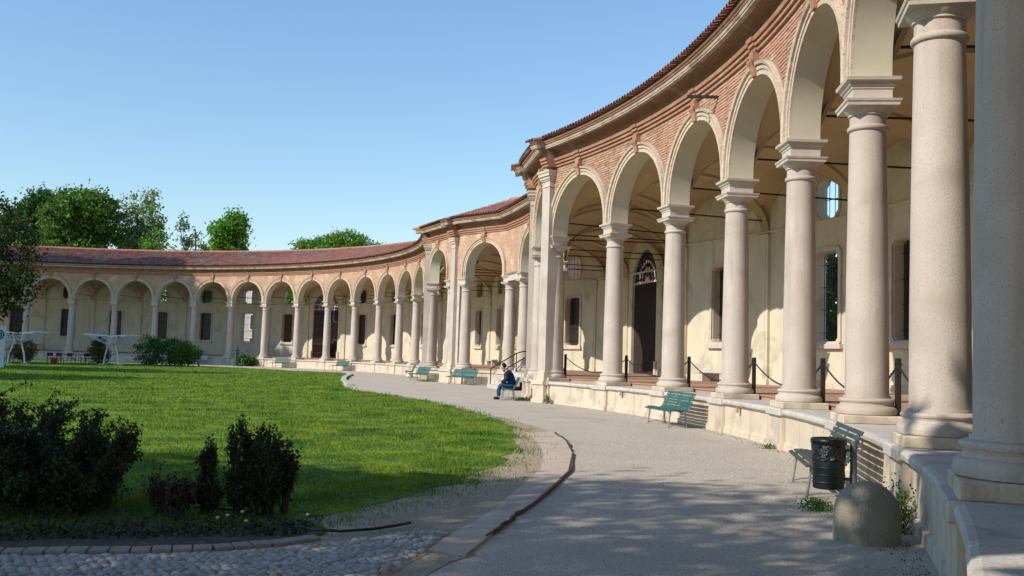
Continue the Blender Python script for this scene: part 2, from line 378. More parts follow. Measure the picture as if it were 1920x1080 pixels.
def build_arch(par, path, ua, ub, tex, k=0, bricks=None):
    L, w, um, du, zc = arch_geom(path, ua, ub)
    RF, RB = -0.28, 0.28
    pts = arch_curve(w, zc)
    # spandrel front and back
    for r, nm, mt in ((RF, 'spandrel', tex), (RB, 'inner_spandrel', 'plaster')):
        mb = MB(); uvs = []
        xs = [-L/2]+[p[0] for p in pts]+[L/2]; zs = [Z_IMP]+[p[1] for p in pts]+[Z_IMP]
        for x, z in zip(xs, zs):
            mb.v.append(p3(path, um+x*du, r, z)); uvs.append((um*5+x, z))
            mb.v.append(p3(path, um+x*du, r, Z_STR+0.02)); uvs.append((um*5+x, Z_STR+0.02))
        for i in range(len(xs)-1):
            a = 2*i
            if abs(xs[i+1]-xs[i]) < 1e-5: continue
            mb.f.append((a, a+2, a+3, a+1) if r < 0 else (a, a+1, a+3, a+2))
        me = mb.mesh(nm, mt); set_uv(me, lambda i: uvs[i]); obj(nm, me, par)
    mb = MB()
    for x, z, _, _ in pts:
        mb.v.append(p3(path, um+x*du, RF, z)); mb.v.append(p3(path, um+x*du, RB, z))
    for i in range(len(pts)-1): a = 2*i; mb.f.append((a, a+1, a+3, a+2))
    obj('arch_soffit', mb.mesh('arch_soffit', 'plaster', True), par)
    # archivolt: stepped bands standing proud of the wall
    e = 0.0015*(k % 2)
    prof = [(-0.001, 0.0), (-0.001, 0.04), (0.085, 0.04), (0.09, 0.012), (0.112, 0.012), (0.117, 0.055), (0.185, 0.06), (0.19, 0.025), (0.212, 0.025), (0.222, 0.10+e), (0.285, 0.125+e), (0.29, 0.0)]
    mb = MB(); m = len(prof)
    for x, z, nx, nz in pts:
        for o_, pr in prof:
            X = max(-L/2+0.003, min(L/2-0.003, x+nx*o_)); Z = z+nz*o_
            mb.v.append(p3(path, um+X*du, RF-pr, Z))
    for i in range(len(pts)-1):
        for j in range(m-1):
            a = i*m+j; mb.f.append((a, a+1, a+m+1, a+m))
    obj('archivolt', mb.mesh('archivolt', 'arch_plaster'), par)
    # keystone
    mb = MB()
    for (z, hw, pr) in ((Z_CROWN+0.0, 0.10, 0.10), (Z_CROWN+0.22, 0.115, 0.14), (Z_CROWN+0.30, 0.16, 0.19), (Z_CROWN+0.36, 0.17, 0.20), (Z_CROWN+0.38, 0.12, 0.14), (Z_STR+0.0, 0.13, 0.15)):
        for sx, rr in ((-1, 0.05), (-1, -pr), (1, -pr), (1, 0.05)): mb.v.append(p3(path, um+sx*hw*du, RF+rr, z))
    for i in range(5):
        for j in range(4):
            a = i*4+j; b = i*4+(j+1) % 4; mb.f.append((a, b, b+4, a+4))
    mb.f.append((0, 1, 2, 3)); mb.f.append((23, 22, 21, 20))
    obj('keystone', mb.mesh('keystone', 'terracotta'), par)
    # bricks as pieces
    if bricks is not None:
        row = 0.075; zi = Z_IMP+0.30; j = 0
        while zi+0.06 < Z_STR:
            x = -L/2+(0.13 if j % 2 else 0.0)+0.004
            while x < L/2-0.02:
                bl = 0.25 if RNG.random() > 0.25 else 0.12
                x1 = min(x+bl, L/2-0.004)
                ok = True
                for xx in (x, x1):
                    for zz in (zi, zi+0.062):
                        if abs(xx) < w and zz < zc(xx)+0.0: ok = False
                        # distance to arch curve
                        dmin = min((xx-p[0])**2+(zz-p[1])**2 for p in pts[1:-1:2])
                        if dmin < 0.335**2 and (abs(xx) <= w+0.3): ok = False
                        if zz < pts[1][1] and abs(xx) > w and abs(xx) < w+0.31: ok = False
                if abs((x+x1)/2) < 0.19 and zi > Z_CROWN+0.2: ok = False
                if ok and x1-x > 0.05: bricks.append((path, um+(x+x1)/2*du, zi+0.031, x1-x))
                x = x1+0.014
            zi += row; j += 1
    return um

# ------------------------------------------------------------------ walls with openings
def wall_bay(par, path, u0, u1, feat, r_in=5.7, th=0.36, z0=0.0, z1=10.3, L=None, xo=0.0):
    """one bay of the back wall; feat is 'window', 'niche', 'gate' or None. Holes are real."""
    L = L or (path.P(u1, r_in)-path.P(u0, r_in)).length
    um = (u0+u1)/2; du = (u1-u0)/L
    holes = []
    if feat == 'window': holes = [(0.60, 2.32, 5.05, 0.13), (0.56, 6.10, 7.35, 0.22)]
    if feat == 'niche': holes = [(0.60, 2.32, 5.05, 0.13)]
    mb = MB()
    um0 = um; um = um+xo*du; e0, e1 = -L/2-xo, L/2-xo
    def q(x, r, z): return p3(path, um+x*du, r, z)
    if feat == 'gate':
        gw, zs = 1.62, 5.55; n = 20
        arc = [(-gw, Z_FLOOR)]+[(-gw*math.cos(PI*i/n), zs+gw*math.sin(PI*i/n)) for i in range(n+1)]+[(gw, Z_FLOOR)]
        for r in (r_in, r_in+th):
            o = len(mb.v); xs = [(-L/2, z0)]+arc+[(L/2, z0)]
            for x, z in xs: mb.v += [q(x, r, z), q(x, r, z1)]
            for i in range(len(xs)-1):
                if abs(xs[i+1][0]-xs[i][0]) > 1e-5: a = o+2*i; mb.f.append((a, a+2, a+3, a+1))
            o = len(mb.v); mb.v += [q(-gw, r, z0), q(gw, r, z0), q(gw, r, Z_FLOOR), q(-gw, r, Z_FLOOR)]; mb.f.append((o, o+1, o+2, o+3))
        o = len(mb.v)
        for x, z in arc: mb.v += [q(x, r_in, z), q(x, r_in+th, z)]
        for i in range(len(arc)-1): a = o+2*i; mb.f.append((a, a+1, a+3, a+2))
    else:
        xl = sorted({e0, e1, 0.0, *[s*h[0] for h in holes for s in (-1, 1)], e0/2, e1/2})
        zl = sorted({z0, z1, *[h[1] for h in holes], *[h[2] for h in holes]})
        for r in (r_in, r_in+th):
            for i in range(len(xl)-1):
                for j in range(len(zl)-1):
                    xc, zc_ = (xl[i]+xl[i+1])/2, (zl[j]+zl[j+1])/2
                    if any(abs(xc) < h[0] and h[1] < zc_ < h[2] for h in holes): continue
                    o = len(mb.v); mb.v += [q(xl[i], r, zl[j]), q(xl[i+1], r, zl[j]), q(xl[i+1], r, zl[j+1]), q(xl[i], r, zl[j+1])]; mb.f.append((o, o+1, o+2, o+3))
        for hw, a, b, ch in holes:
            cs = [(-hw+ch, a), (hw-ch, a), (hw, a+ch), (hw, b-ch), (hw-ch, b), (-hw+ch, b), (-hw, b-ch), (-hw, a+ch)]
            for r in (r_in, r_in+th):
                for s1, zz, s2 in ((-1, a, 1), (1, a, 1), (1, b, -1), (-1, b, -1)):
                    o = len(mb.v); mb.v += [q(s1*hw, r, zz), q(s1*(hw-ch), r, zz), q(s1*hw, r, zz+s2*ch)]; mb.f.append((o, o+1, o+2))
            o = len(mb.v)
            for x, z in cs: mb.v += [q(x, r_in, z), q(x, r_in+th, z)]
            for i in range(8): p_ = o+2*i; n_ = o+2*((i+1) % 8); mb.f.append((p_, n_, n_+1, p_+1))
    obj('back_wall', mb.mesh('back_wall', 'wall_plaster'), par)
    return q, L

def add_window(par, q, kind, oculus=True, okind='open'):
    """surround, sill, bars and pane of one window, plus its oculus"""
    hw, a, b, ch = 0.60, 2.32, 5.05, 0.13
    def ring(hw, a, b, ch, wd, r0, r1):
        mb = MB(); cs = [(-hw+ch, a), (hw-ch, a), (hw, a+ch), (hw, b-ch), (hw-ch, b), (-hw+ch, b), (-hw, b-ch), (-hw, a+ch)]
        zc = (a+b)/2; out = [(x*(1+wd/hw), zc+(z-zc)*(1+wd/((b-a)/2))) for x, z in cs]
        for (x, z), (X, Z) in zip(cs, out): mb.v += [q(x, r0, z), q(x, r1, z), q(X, r1, Z), q(X, r0, Z)]
        for i in range(8):
            j = (i+1) % 8
            for k in range(3): mb.f.append((4*i+k, 4*j+k, 4*j+k+1, 4*i+k+1))
        return mb
    fr_ = ring(hw+0.02, a-0.02, b+0.02, ch, 0.13, 5.71, 5.63)
    wn = obj('window', fr_.mesh('window_surround', 'trim_stone'), par)
    ix = wmat(par)
    def sub(nm, mb, m):
        o = bpy.data.objects.new(nm, mb.mesh(nm, m)); COL.objects.link(o); o.parent = wn; o.matrix_parent_inverse = parent_inv(wn); return o
    s = MB()
    P_ = [q(-0.82, 5.57, 2.10), q(0.82, 5.57, 2.10), q(0.82, 5.72, 2.10), q(-0.82, 5.72, 2.10), q(-0.82, 5.57, 2.24), q(0.82, 5.57, 2.24), q(0.82, 5.72, 2.24), q(-0.82, 5.72, 2.24)]
    s.add(P_, [(0, 1, 2, 3), (4, 5, 6, 7), (0, 1, 5, 4), (2, 3, 7, 6), (0, 3, 7, 4), (1, 2, 6, 5)]); sub('sill', s, 'trim_stone')
    bars = MB()
    for i in range(9): x = -0.52+0.13*i; bars.tube([q(x, 5.95, a), q(x, 5.95, b)], 0.012, 4, False)
    for z in (2.6, 3.3, 4.0, 4.7): bars.tube([q(-0.6, 5.95, z), q(0.6, 5.95, z)], 0.014, 4, False)
    sub('bars', bars, 'iron')
    def pane(nm, hw, a, b, m, r=6.02):
        mb = MB(); mb.add([q(-hw, r, a), q(hw, r, a), q(hw, r, b), q(-hw, r, b), q(-hw, r+0.03, a), q(hw, r+0.03, a), q(hw, r+0.03, b), q(-hw, r+0.03, b)], [(0, 1, 2, 3), (4, 5, 6, 7), (0, 1, 5, 4), (3, 2, 6, 7)]); sub(nm, mb, m)
    if kind == 'dark': pane('pane', 0.6, a, b, 'dark_pane')
    if kind == 'brown': pane('shutter', 0.6, a, b, 'brown_shutter')
    if oculus:
        oc = obj('oculus', ring(0.58, 6.08, 7.37, 0.23, 0.09, 5.71, 5.65).mesh('oculus', 'trim_stone'), par)
        mb = MB()
        for i in range(3): x = -0.28+0.28*i; mb.tube([q(x, 5.95, 6.1), q(x, 5.95, 7.35)], 0.012, 4, False)
        mb.tube([q(-0.56, 5.95, 6.72), q(0.56, 5.95, 6.72)], 0.012, 4, False)
        if okind == 'open2' : pass
        o = bpy.data.objects.new('bars', mb.mesh('oculus_bars', 'iron')); COL.objects.link(o); o.parent = oc; o.matrix_parent_inverse = parent_inv(oc)
        if okind == 'dark':
            mb = MB(); mb.add([q(-0.56, 6.02, 6.1), q(0.56, 6.02, 6.1), q(0.56, 6.02, 7.35), q(-0.56, 6.02, 7.35)], [(0, 1, 2, 3)])
            o = bpy.data.objects.new('pane', mb.mesh('oculus_pane', 'dark_pane')); COL.objects.link(o); o.parent = oc; o.matrix_parent_inverse = parent_inv(oc)

def add_gate(par, q):
    gw, zs = 1.62, 5.55; r = 5.86
    for s in (-1, 1):
        mb = MB()
        for i in range(20):
            x = s*(0.03+i*0.082); mb.tube([q(x, r, Z_FLOOR+0.06), q(x, r, 5.45)], 0.028, 4, False)
        for z in (Z_FLOOR+0.08, Z_FLOOR+0.5, 2.2, 2.3, 3.9, 5.35, 5.45): mb.bar(q(s*0.02, r, z), q(s*1.6, r, z), 0.04, 0.05)
        for i in range(8):      # scroll band at the foot
            x = s*(0.16+i*0.19)
            mb.tube([q(x+0.07*math.cos(t*PI/4), r, Z_FLOOR+0.28+0.12*math.sin(t*PI/4)) for t in range(9)], 0.012, 4, False)
        lf = obj('gate_leaf', mb.mesh('gate_leaf', 'rusty_iron'), par)
        pm = MB(); pm.add([q(s*0.05, r+0.03, Z_FLOOR+0.1), q(s*1.6, r+0.03, Z_FLOOR+0.1), q(s*1.6, r+0.03, 2.25), q(s*0.05, r+0.03, 2.25)], [(0, 1, 2, 3)])
        o = bpy.data.objects.new('kick_plate', pm.mesh('kick_plate', 'iron')); COL.objects.link(o); o.parent = lf; o.matrix_parent_inverse = parent_inv(lf)
    mb = MB()
    mb.tube([q(-1.58*math.cos(PI*i/16), r, zs+1.58*math.sin(PI*i/16)) for i in range(17)], 0.03, 4, False)
    for i in range(1, 12):
        t = PI*i/12; mb.tube([q(-0.25*math.cos(t), r, zs+0.25*math.sin(t)), q(-1.55*math.cos(t), r, zs+1.55*math.sin(t))], 0.016, 4, False)
    for rr, n in ((0.5, 7), (0.85, 11), (1.2, 15), (1.42, 19)):
        for i in range(n):
            t = PI*(i+0.5)/n; cx, cz = -rr*math.cos(t), zs+rr*math.sin(t); s = 0.13
            mb.tube([q(cx+s*(1-k/14)*math.cos(k*0.75+i), r, cz+s*(1-k/14)*math.sin(k*0.75+i)) for k in range(12)], 0.034, 4, False)
    # curls hanging below the lunette
    for i in range(14):
        cx, cz = -1.45+i*0.223, 5.15; mb.tube([q(cx+0.1*(1-k/14)*math.cos(k*0.75+i), r, cz+0.16*(1-k/14)*math.sin(k*0.75+i)) for k in range(12)], 0.034, 4, False)
    obj('gate_lunette', mb.mesh('gate_lunette', 'rusty_iron'), par)
    for x in (-1.74, 1.74):
        mb = MB(); mb.add([q(x-0.11, 5.6, Z_FLOOR), q(x+0.11, 5.6, Z_FLOOR), q(x+0.11, 5.6, 1.55), q(x-0.11, 5.6, 1.55), q(x-0.11, 5.71, Z_FLOOR), q(x+0.11, 5.71, Z_FLOOR), q(x+0.11, 5.71, 1.55), q(x-0.11, 5.71, 1.55)], [(0, 1, 2, 3), (0, 3, 7, 4), (1, 2, 6, 5), (3, 2, 6, 7)])
        obj('gate_guard_stone', mb.mesh('gate_guard_stone', 'trim_stone'), par)

# ------------------------------------------------------------------ wing pieces
STR_PROF = [(-0.279, Z_STR), (-0.335, Z_STR+0.005), (-0.34, Z_STR+0.06), (-0.30, Z_STR+0.075), (-0.30, Z_STR+0.10), (-0.385, Z_STR+0.105), (-0.39, Z_STR+0.165), (-0.34, Z_STR+0.18), (-0.34, Z_STR+0.205), (-0.425, Z_STR+0.21), (-0.445, Z_STR+0.29), (-0.30, Z_STR+0.32)]
FRZ_PROF = [(-0.30, Z_STR+0.32), (-0.305, Z_STR+0.49), (-0.34, Z_STR+0.55), (-0.46, Z_STR+0.61), (-0.62, Z_STR+0.64), (-0.63, Z_STR+0.66)]
COR_PROF = [(-0.63, Z_STR+0.64), (-0.66, Z_STR+0.60), (-0.79, Z_STR+0.59), (-0.795, Z_STR+0.63), (-0.815, Z_STR+0.64), (-0.825, Z_STR+0.70), (-0.70, Z_STR+0.71)]
EAV_PROF = [(-0.70, Z_STR+0.71), (-0.77, Z_STR+0.715), (-0.77, Z_STR+0.75), (-0.82, Z_STR+0.755), (-0.83, Z_STR+0.80), (-0.87, Z_STR+0.81), (-0.88, Z_STR+0.87), (-0.5, Z_STR+0.98)]
Z_EAVE = Z_STR+0.93; R_EAVE = -1.0; Z_RIDGE = 11.12; R_RIDGE = 4.6
def entablature(par, path, u0, u1, n, breaks):
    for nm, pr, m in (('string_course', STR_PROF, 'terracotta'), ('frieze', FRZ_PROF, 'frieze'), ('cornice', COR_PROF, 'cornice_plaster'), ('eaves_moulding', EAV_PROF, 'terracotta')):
        obj(nm, sweep(path, u0, u1, pr, n).mesh(nm, m), par)
    for ub, hw_m, off in breaks:
        hw = hw_m/path.L(math.floor(ub-1e-6) if isinstance(path, Poly) else 0, (math.floor(ub-1e-6) if isinstance(path, Poly) else 0)+1)
        a, b = max(u0, ub-hw), min(u1, ub+hw)
        if off < 0.1:
            obj('string_break', sweep(path, a, b, STR_PROF, 1, roff=-off).mesh('string_break', 'terracotta'), par)
        else:
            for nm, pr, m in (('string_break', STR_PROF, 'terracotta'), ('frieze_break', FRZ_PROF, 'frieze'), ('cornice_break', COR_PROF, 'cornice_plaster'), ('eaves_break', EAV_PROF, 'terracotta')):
                pr2 = [(0.0, pr[0][1])]+[(r-off, z) for r, z in pr]+[(0.0, pr[-1][1])]
                obj(nm, sweep(path, a, b, pr2, 4).mesh(nm, m), par)
def roof_z(r): return Z_EAVE+(r-R_EAVE)/(R_RIDGE-R_EAVE)*(Z_RIDGE-Z_EAVE)
def roof(par, path, u0, u1, n, breaks=(), step=0.205, pathw=None):
    sl = [(R_EAVE+0.06, roof_z(R_EAVE)-0.05), (R_RIDGE, Z_RIDGE-0.05), (6.5, Z_RIDGE-0.75), (6.5, Z_RIDGE-0.95), (R_RIDGE, Z_RIDGE-0.3), (R_EAVE+0.3, roof_z(R_EAVE)-0.16)]
    base = obj('roof', sweep(path, u0, u1, sl, n).mesh('roof', 'roof_under'), par)
    # rows of barrel tiles, each tile a half tube overlapping the next one down
    V = []; F = []
    nseg = 4; total = 0.0; us = []
    if isinstance(path, Arc): us = list(np.arange(u0, u1, step/(path.R*path.da)))
    else:
        for k in range(len(path.n)-1):
            l = path.L(k, k+1); m = max(1, int(round(l/step))); us += [k+i/m for i in range(m)]
    tl = 0.42; slope = (Z_RIDGE-Z_EAVE)/(R_RIDGE-R_EAVE)
    for u in us:
        off = 0.0
        for ub, hw_m, of in breaks:
            Lb = path.L(math.floor(ub-1e-6), math.floor(ub-1e-6)+1) if isinstance(path, Poly) else path.R*path.da
            if of > 0.1 and abs(u-ub)*Lb < hw_m+0.03: off = of
        a = path.ang(u); nx, ny = math.cos(a), math.sin(a)
        q0 = path.P(u, 0)
        if isinstance(path, Poly):
            dv = path.P(u, 1)-q0; l = dv.length; nx, ny = dv.x/l, dv.y/l
        r = R_EAVE-off; first = True
        jx = random.uniform(-0.012, 0.012)
        while r < R_RIDGE:
            r1 = min(r+tl, R_RIDGE+0.05); o = len(V)
            for rr, rdx, dz in ((r, 0.088, 0.03), (r1+0.04, 0.072, 0.0)):
                bx, by = q0.x+nx*rr, q0.y+ny*rr; zz = roof_z(rr)+dz-0.02
                for k in range(5):
                    t = PI*k/4; cx = rdx*math.cos(t)+jx; V.append((bx-ny*cx, by+nx*cx, zz+rdx*math.sin(t)))
            for k in range(4): F.append((o+k, o+k+1, o+5+k+1, o+5+k))
            if first: F.append((o, o+1, o+2, o+2)) if False else None
            first = False; r = r1
    tiles = obj('roof_tiles', np_mesh('roof_tiles', V, F, 'roof_tile'), par); stuff(tiles)
    rd = [(R_RIDGE-0.14, Z_RIDGE-0.02), (R_RIDGE-0.1, Z_RIDGE+0.09), (R_RIDGE, Z_RIDGE+0.14), (R_RIDGE+0.1, Z_RIDGE+0.09), (R_RIDGE+0.14, Z_RIDGE-0.02)]
    obj('ridge_tiles', sweep(path, u0, u1, rd, n).mesh('ridge_tiles', 'roof_tile'), par)

def vault(par, path, ua, ub, r0=0.28, r1=5.7, pathw=None, wa=None, wb=None):
    N = 14; mb = MB(); L = path.L(ua, ub)
    for i in range(N+1):
        s = i/N; x = (s-0.5)*2
        for j in range(N+1):
            t = j/N; y = (t-0.5)*2
            zu = 6.0+(Z_CROWN+0.02-6.0)*math.sqrt(max(1-x*x, 0)); zr = 6.0+(Z_CROWN+0.02-6.0)*math.sqrt(max(1-y*y, 0))
            z = max(zu, zr); u = ua+(ub-ua)*s
            a = path.P(u, r0)
            b = pathw.P(wa+(wb-wa)*s, 0) if pathw else path.P(u, r1)
            q = a*(1-t)+b*t; mb.v.append((q.x, q.y, z))
    for i in range(N):
        for j in range(N): a = i*(N+1)+j; mb.f.append((a, a+1, a+N+2, a+N+1))
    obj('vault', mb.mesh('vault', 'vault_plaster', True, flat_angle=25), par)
def rib(par, a, b):
    """transverse arch band and its tie rod between the arcade and the wall"""
    a = Vector(a); b = Vector(b); d = b-a; n = Vector((-d.y, d.x)).normalized()*0.22; mb = MB(); N = 18
    for i in range(N+1):
        t = PI*i/N; s = (1-math.cos(t))/2; q = a+d*s; z = 5.9+(Z_CROWN-0.06-5.9)*math.sin(t)
        for sg in (-1, 1):
            p = q+n*sg; mb.v.append((p.x, p.y, z)); mb.v.append((p.x, p.y, z+0.14))
    for i in range(N):
        o = 4*i; mb.f += [(o, o+4, o+6, o+2), (o, o+1, o+5, o+4), (o+2, o+6, o+7, o+3)]
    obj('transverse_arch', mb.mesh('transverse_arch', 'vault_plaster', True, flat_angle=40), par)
    obj('tie_rod', MB().tube([(a.x, a.y, 6.42), (b.x, b.y, 6.42)], 0.026, 6).mesh('tie_rod', 'iron'), par)
def wall_strip(par, path, u, r=5.7, Lb=4.8):
    """shallow wall pier carrying the transverse arch"""
    q = path.P(u, r); a = path.ang(u); mb = MB()
    n = rad(a); c = Vector((q.x, q.y))
    def bx(off, wd, dp, z0, z1): p = c-n*off; mb.box((p.x, p.y, (z0+z1)/2), (dp, wd, z1-z0), a)
    bx(0.04, 0.56, 0.14, Z_FLOOR, 5.92); bx(0.075, 0.30, 0.10, Z_FLOOR, 5.80); bx(0.06, 0.64, 0.2, Z_FLOOR-0.01, 1.05); bx(0.06, 0.66, 0.22, 5.80, 5.94)
    obj('wall_pier', mb.mesh('wall_pier', 'wall_plaster'), par)
def podium(par, path, u0, u1, n, cols, capsplit=2):
    obj('podium_wall', sweep(path, u0, u1, [(0.2, 0.0), (-0.42, -0.05), (-0.42, 0.12), (-0.375, 0.14), (-0.375, 0.62), (0.2, 0.62)], n).mesh('podium_wall', 'podium_stone'), par)
    us = sorted(cols)
    for i in range(len(us)-1):
        for j in range(capsplit):
            L = path.L(us[i], us[i+1]); g = 0.006/L*(us[i+1]-us[i]); pd = 0.49/L*(us[i+1]-us[i])
            a = us[i]+(us[i+1]-us[i])*j/capsplit+g; b = us[i]+(us[i+1]-us[i])*(j+1)/capsplit-g
            if j == 0: a = us[i]+pd+g
            if j == capsplit-1: b = us[i+1]-pd-g
            if b <= a: continue
            pr = [(0.50, 0.62), (-0.40, 0.62), (-0.43, 0.64), (-0.462, 0.665), (-0.468, 0.71), (-0.45, 0.745), (-0.41, 0.757), (0.50, Z_CAP)]
            obj('cap_stone', sweep(path, a, b, pr, 4, roff=random.uniform(-0.006, 0.006)).mesh('cap_stone', 'cap_stone'), par)
    obj('floor_step', sweep(path, u0, u1, [(0.495, 0.6), (0.49, Z_FLOOR-0.035), (0.455, Z_FLOOR-0.03), (0.455, Z_FLOOR-0.004), (0.55, Z_FLOOR)], n, cap=False).mesh('floor_step', 'floor_tile'), par)
    obj('portico_floor', sweep(path, u0, u1, [(0.52, Z_FLOOR-0.001), (5.9, Z_FLOOR+0.01)], n, cap=False).mesh('portico_floor', 'floor_tile'), par)
def pedestal(par, path, u, w_=0.90, proud=0.0):
    q = path.P(u, 0); a = path.ang(u); n = rad(a)
    def bx(mb, wd, ro, ri, z0, z1, bev=0): p = q-n*((ro+ri)/2); mb.box((p.x, p.y, (z0+z1)/2), (ro-ri, wd, z1-z0), a)
    mb = MB(); bx(mb, w_, 0.445+proud, -0.2, 0.13, 0.62); bx(mb, w_+0.08, 0.49+proud, -0.2, -0.05, 0.13)
    o = obj('pedestal', mb.mesh('pedestal', 'podium_stone'), par)
    mb = MB(); bx(mb, w_+0.06, 0.51+proud, -0.46, 0.62, Z_CAP+0.002)
    c = bpy.data.objects.new('cap', mb.mesh('pedestal_cap', 'cap_stone', bevel=0.02)); COL.objects.link(c); c.parent = o; c.matrix_parent_inverse = parent_inv(o)
def pilaster(par, path, u, w_=0.52, front=0.48):
    q = path.P(u, 0); a = path.ang(u); n = rad(a)
    def bx(mb, wd, ro, z0, z1): p = q-n*((ro+0.0)/2); mb.box((p.x, p.y, (z0+z1)/2), (ro, wd, z1-z0), a)
    mb = MB(); bx(mb, w_, front, 1.12, 7.62)
    o = obj('pilaster', mb.mesh('pilaster', 'granite'), par)
    def sub(nm, m, bl):
        mb = MB()
        for wd, ro, z0, z1 in bl: bx(mb, wd, ro, z0, z1)
        s = bpy.data.objects.new(nm, mb.mesh('pilaster_'+nm, m)); COL.objects.link(s); s.parent = o; s.matrix_parent_inverse = parent_inv(o)
    sub('base', 'podium_stone', [(w_+0.20, front+0.10, 0.76, 0.95), (w_+0.14, front+0.07, 0.95, 1.08), (w_+0.07, front+0.035, 1.08, 1.12)])
    sub('capital', 'trim_stone', [(w_+0.05, front+0.025, 7.62, 7.67), (w_, front, 7.67, 7.84), (w_+0.07, front+0.035, 7.84, 7.90), (w_+0.14, front+0.07, 7.90, 8.0), (w_+0.24, front+0.12, 8.0, 8.12), (w_+0.30, front+0.15, 8.12, 8.20)])
    sub('block', 'terracotta', [(w_+0.02, front-0.02, 8.20, Z_STR+0.02)])
    mb = MB(); bx(mb, w_+0.24, front+0.12, 0.13, 0.64); bx(mb, w_+0.32, front+0.16, -0.05, 0.13); bx(mb, w_+0.32, front+0.17, 0.64, 0.768)
    obj('pedestal', mb.mesh('pilaster_pedestal', 'podium_stone'), par)

# ================================================================== THE SETTING: ground
def ground():
    mb = MB(); S = 900
    mb.add([(-S, -S, 0), (S, -S, 0), (S, S, 0), (-S, S, 0)], [(0, 1, 2, 3)])
    g = obj('gravel_ground', mb.mesh('gravel_ground', 'gravel')); struct(g)
ground()
# lawn outline (metres on the ground)
lawn_near = [(-9.2, 56.0), (-8.6, 51.0), (-7.67, 44.64), (-6.45, 40.08), (-4.72, 36.92), (-2.76, 32.9), (-1.29, 28.43), (-0.31, 24.76), (0.27, 21.69), (0.4, 19.07), (0.31, 16.57), (0.12, 14.62), (-0.14, 13.42), (-0.32, 12.1), (-0.66, 11.24), (-0.89, 10.39), (-1.21, 9.8), (-1.43, 9.2), (-1.62, 8.95), (-1.9, 8.75), (-2.4, 8.62), (-3.12, 8.45), (-3.84, 8.35), (-6, 8.1), (-10, 6.9), (-16, 5), (-24, 3), (-34, 6), (-44, 14), (-52, 26), (-58, 42), (-60, 56)]
lawn_far = [tuple(PC.P(u, -7.2)) for u in (-4, -3, -2, -1, 0, 1, 2, 3, 4, 5, 6, 7, 8, 9)]+[(-12.0, 72.0), (-10.9, 67.5), (-10.1, 62.0)]
lawn_poly = lawn_near+lawn_far
def jitter_poly(poly, step, amp):
    out = []
    for i in range(len(poly)):
        a = Vector(poly[i]); b = Vector(poly[(i+1) % len(poly)]); d = b-a; m = max(1, int(d.length/step)); n = Vector((-d.y, d.x)).normalized()
        for k in range(m): out.append(tuple(a+d*(k/m)+n*random.uniform(-amp, amp)))
    return out
def flat_poly(name, poly, z, m, thick=0.0):
    bm = bmesh.new(); vs_ = [bm.verts.new((x, y, z)) for x, y in poly]; f = bm.faces.new(vs_)
    if thick:
        r = bmesh.ops.extrude_face_region(bm, geom=[f]); 
        for v in r['geom']:
            if isinstance(v, bmesh.types.BMVert): v.co.z = z
        for v in vs_: v.co.z = z-thick
    bmesh.ops.triangulate(bm, faces=bm.faces[:]); bmesh.ops.recalc_face_normals(bm, faces=bm.faces[:])
    me = bpy.data.meshes.new(name); bm.to_mesh(me); bm.free(); me.materials.append(MATS[m]); return me
lawn_in = [(x-0.22*max(0.0, min(1.0, (26-y)/8)) if x > -2.2 and y < 26 else x, y+(0.15 if y < 11 and x > -3.2 else 0.0)) for x, y in lawn_poly]
struct(obj('lawn_ground', flat_poly('lawn_ground', jitter_poly(lawn_in, 0.35, 0.12), 0.012, 'lawn')))
# worn earth between lawn and kerb
kerb_out = [(0.1, 24.32), (0.64, 22.34), (0.89, 20.86), (1.1, 18.59), (1.07, 16.17), (0.86, 13.67), (0.56, 11.95), (0.3, 10.62), (0.09, 9.71), (-0.08, 8.81), (-0.28, 7.85), (-0.48, 7.16), (-0.7, 6.2)]
dirt_poly = [(-3.4, 34.4), (-1.9, 30.5), (-0.6, 26.8)]+kerb_out+[(-2.2, 6.6), (-6, 5.8), (-12, 5.0), (-10, 6.6), (-6, 7.6), (-3.4, 8.6), (-2.2, 10.2), (-1.2, 13.0), (-0.6, 17), (-0.7, 22), (-2.0, 28), (-4.2, 34)]
struct(obj('earth_verge', flat_poly('earth_verge', jitter_poly(dirt_poly, 0.3, 0.05), 0.006, 'dirt')))

struct(obj('soil_bed', flat_poly('soil_bed', jitter_poly([(-1.6, 8.35), (-1.55, 8.75), (-1.95, 9.15), (-2.6, 9.25), (-3.4, 9.3), (-4.2, 9.5), (-6.4, 9.5), (-7, 7.2), (-5.2, 7.1), (-3.78, 7.42), (-2.86, 7.62), (-2.29, 7.79), (-1.85, 8.06)], 0.15, 0.05), 0.017, 'soil')))
def in_poly(P, poly):
    x, y = P[:, 0], P[:, 1]; ins = np.zeros(len(P), bool); n = len(poly); j = n-1
    for i in range(n):
        xi, yi = poly[i]; xj, yj = poly[j]
        c = ((yi > y) != (yj > y)) & (x < (xj-xi)*(y-yi)/(yj-yi+1e-12)+xi); ins ^= c; j = i
    return ins

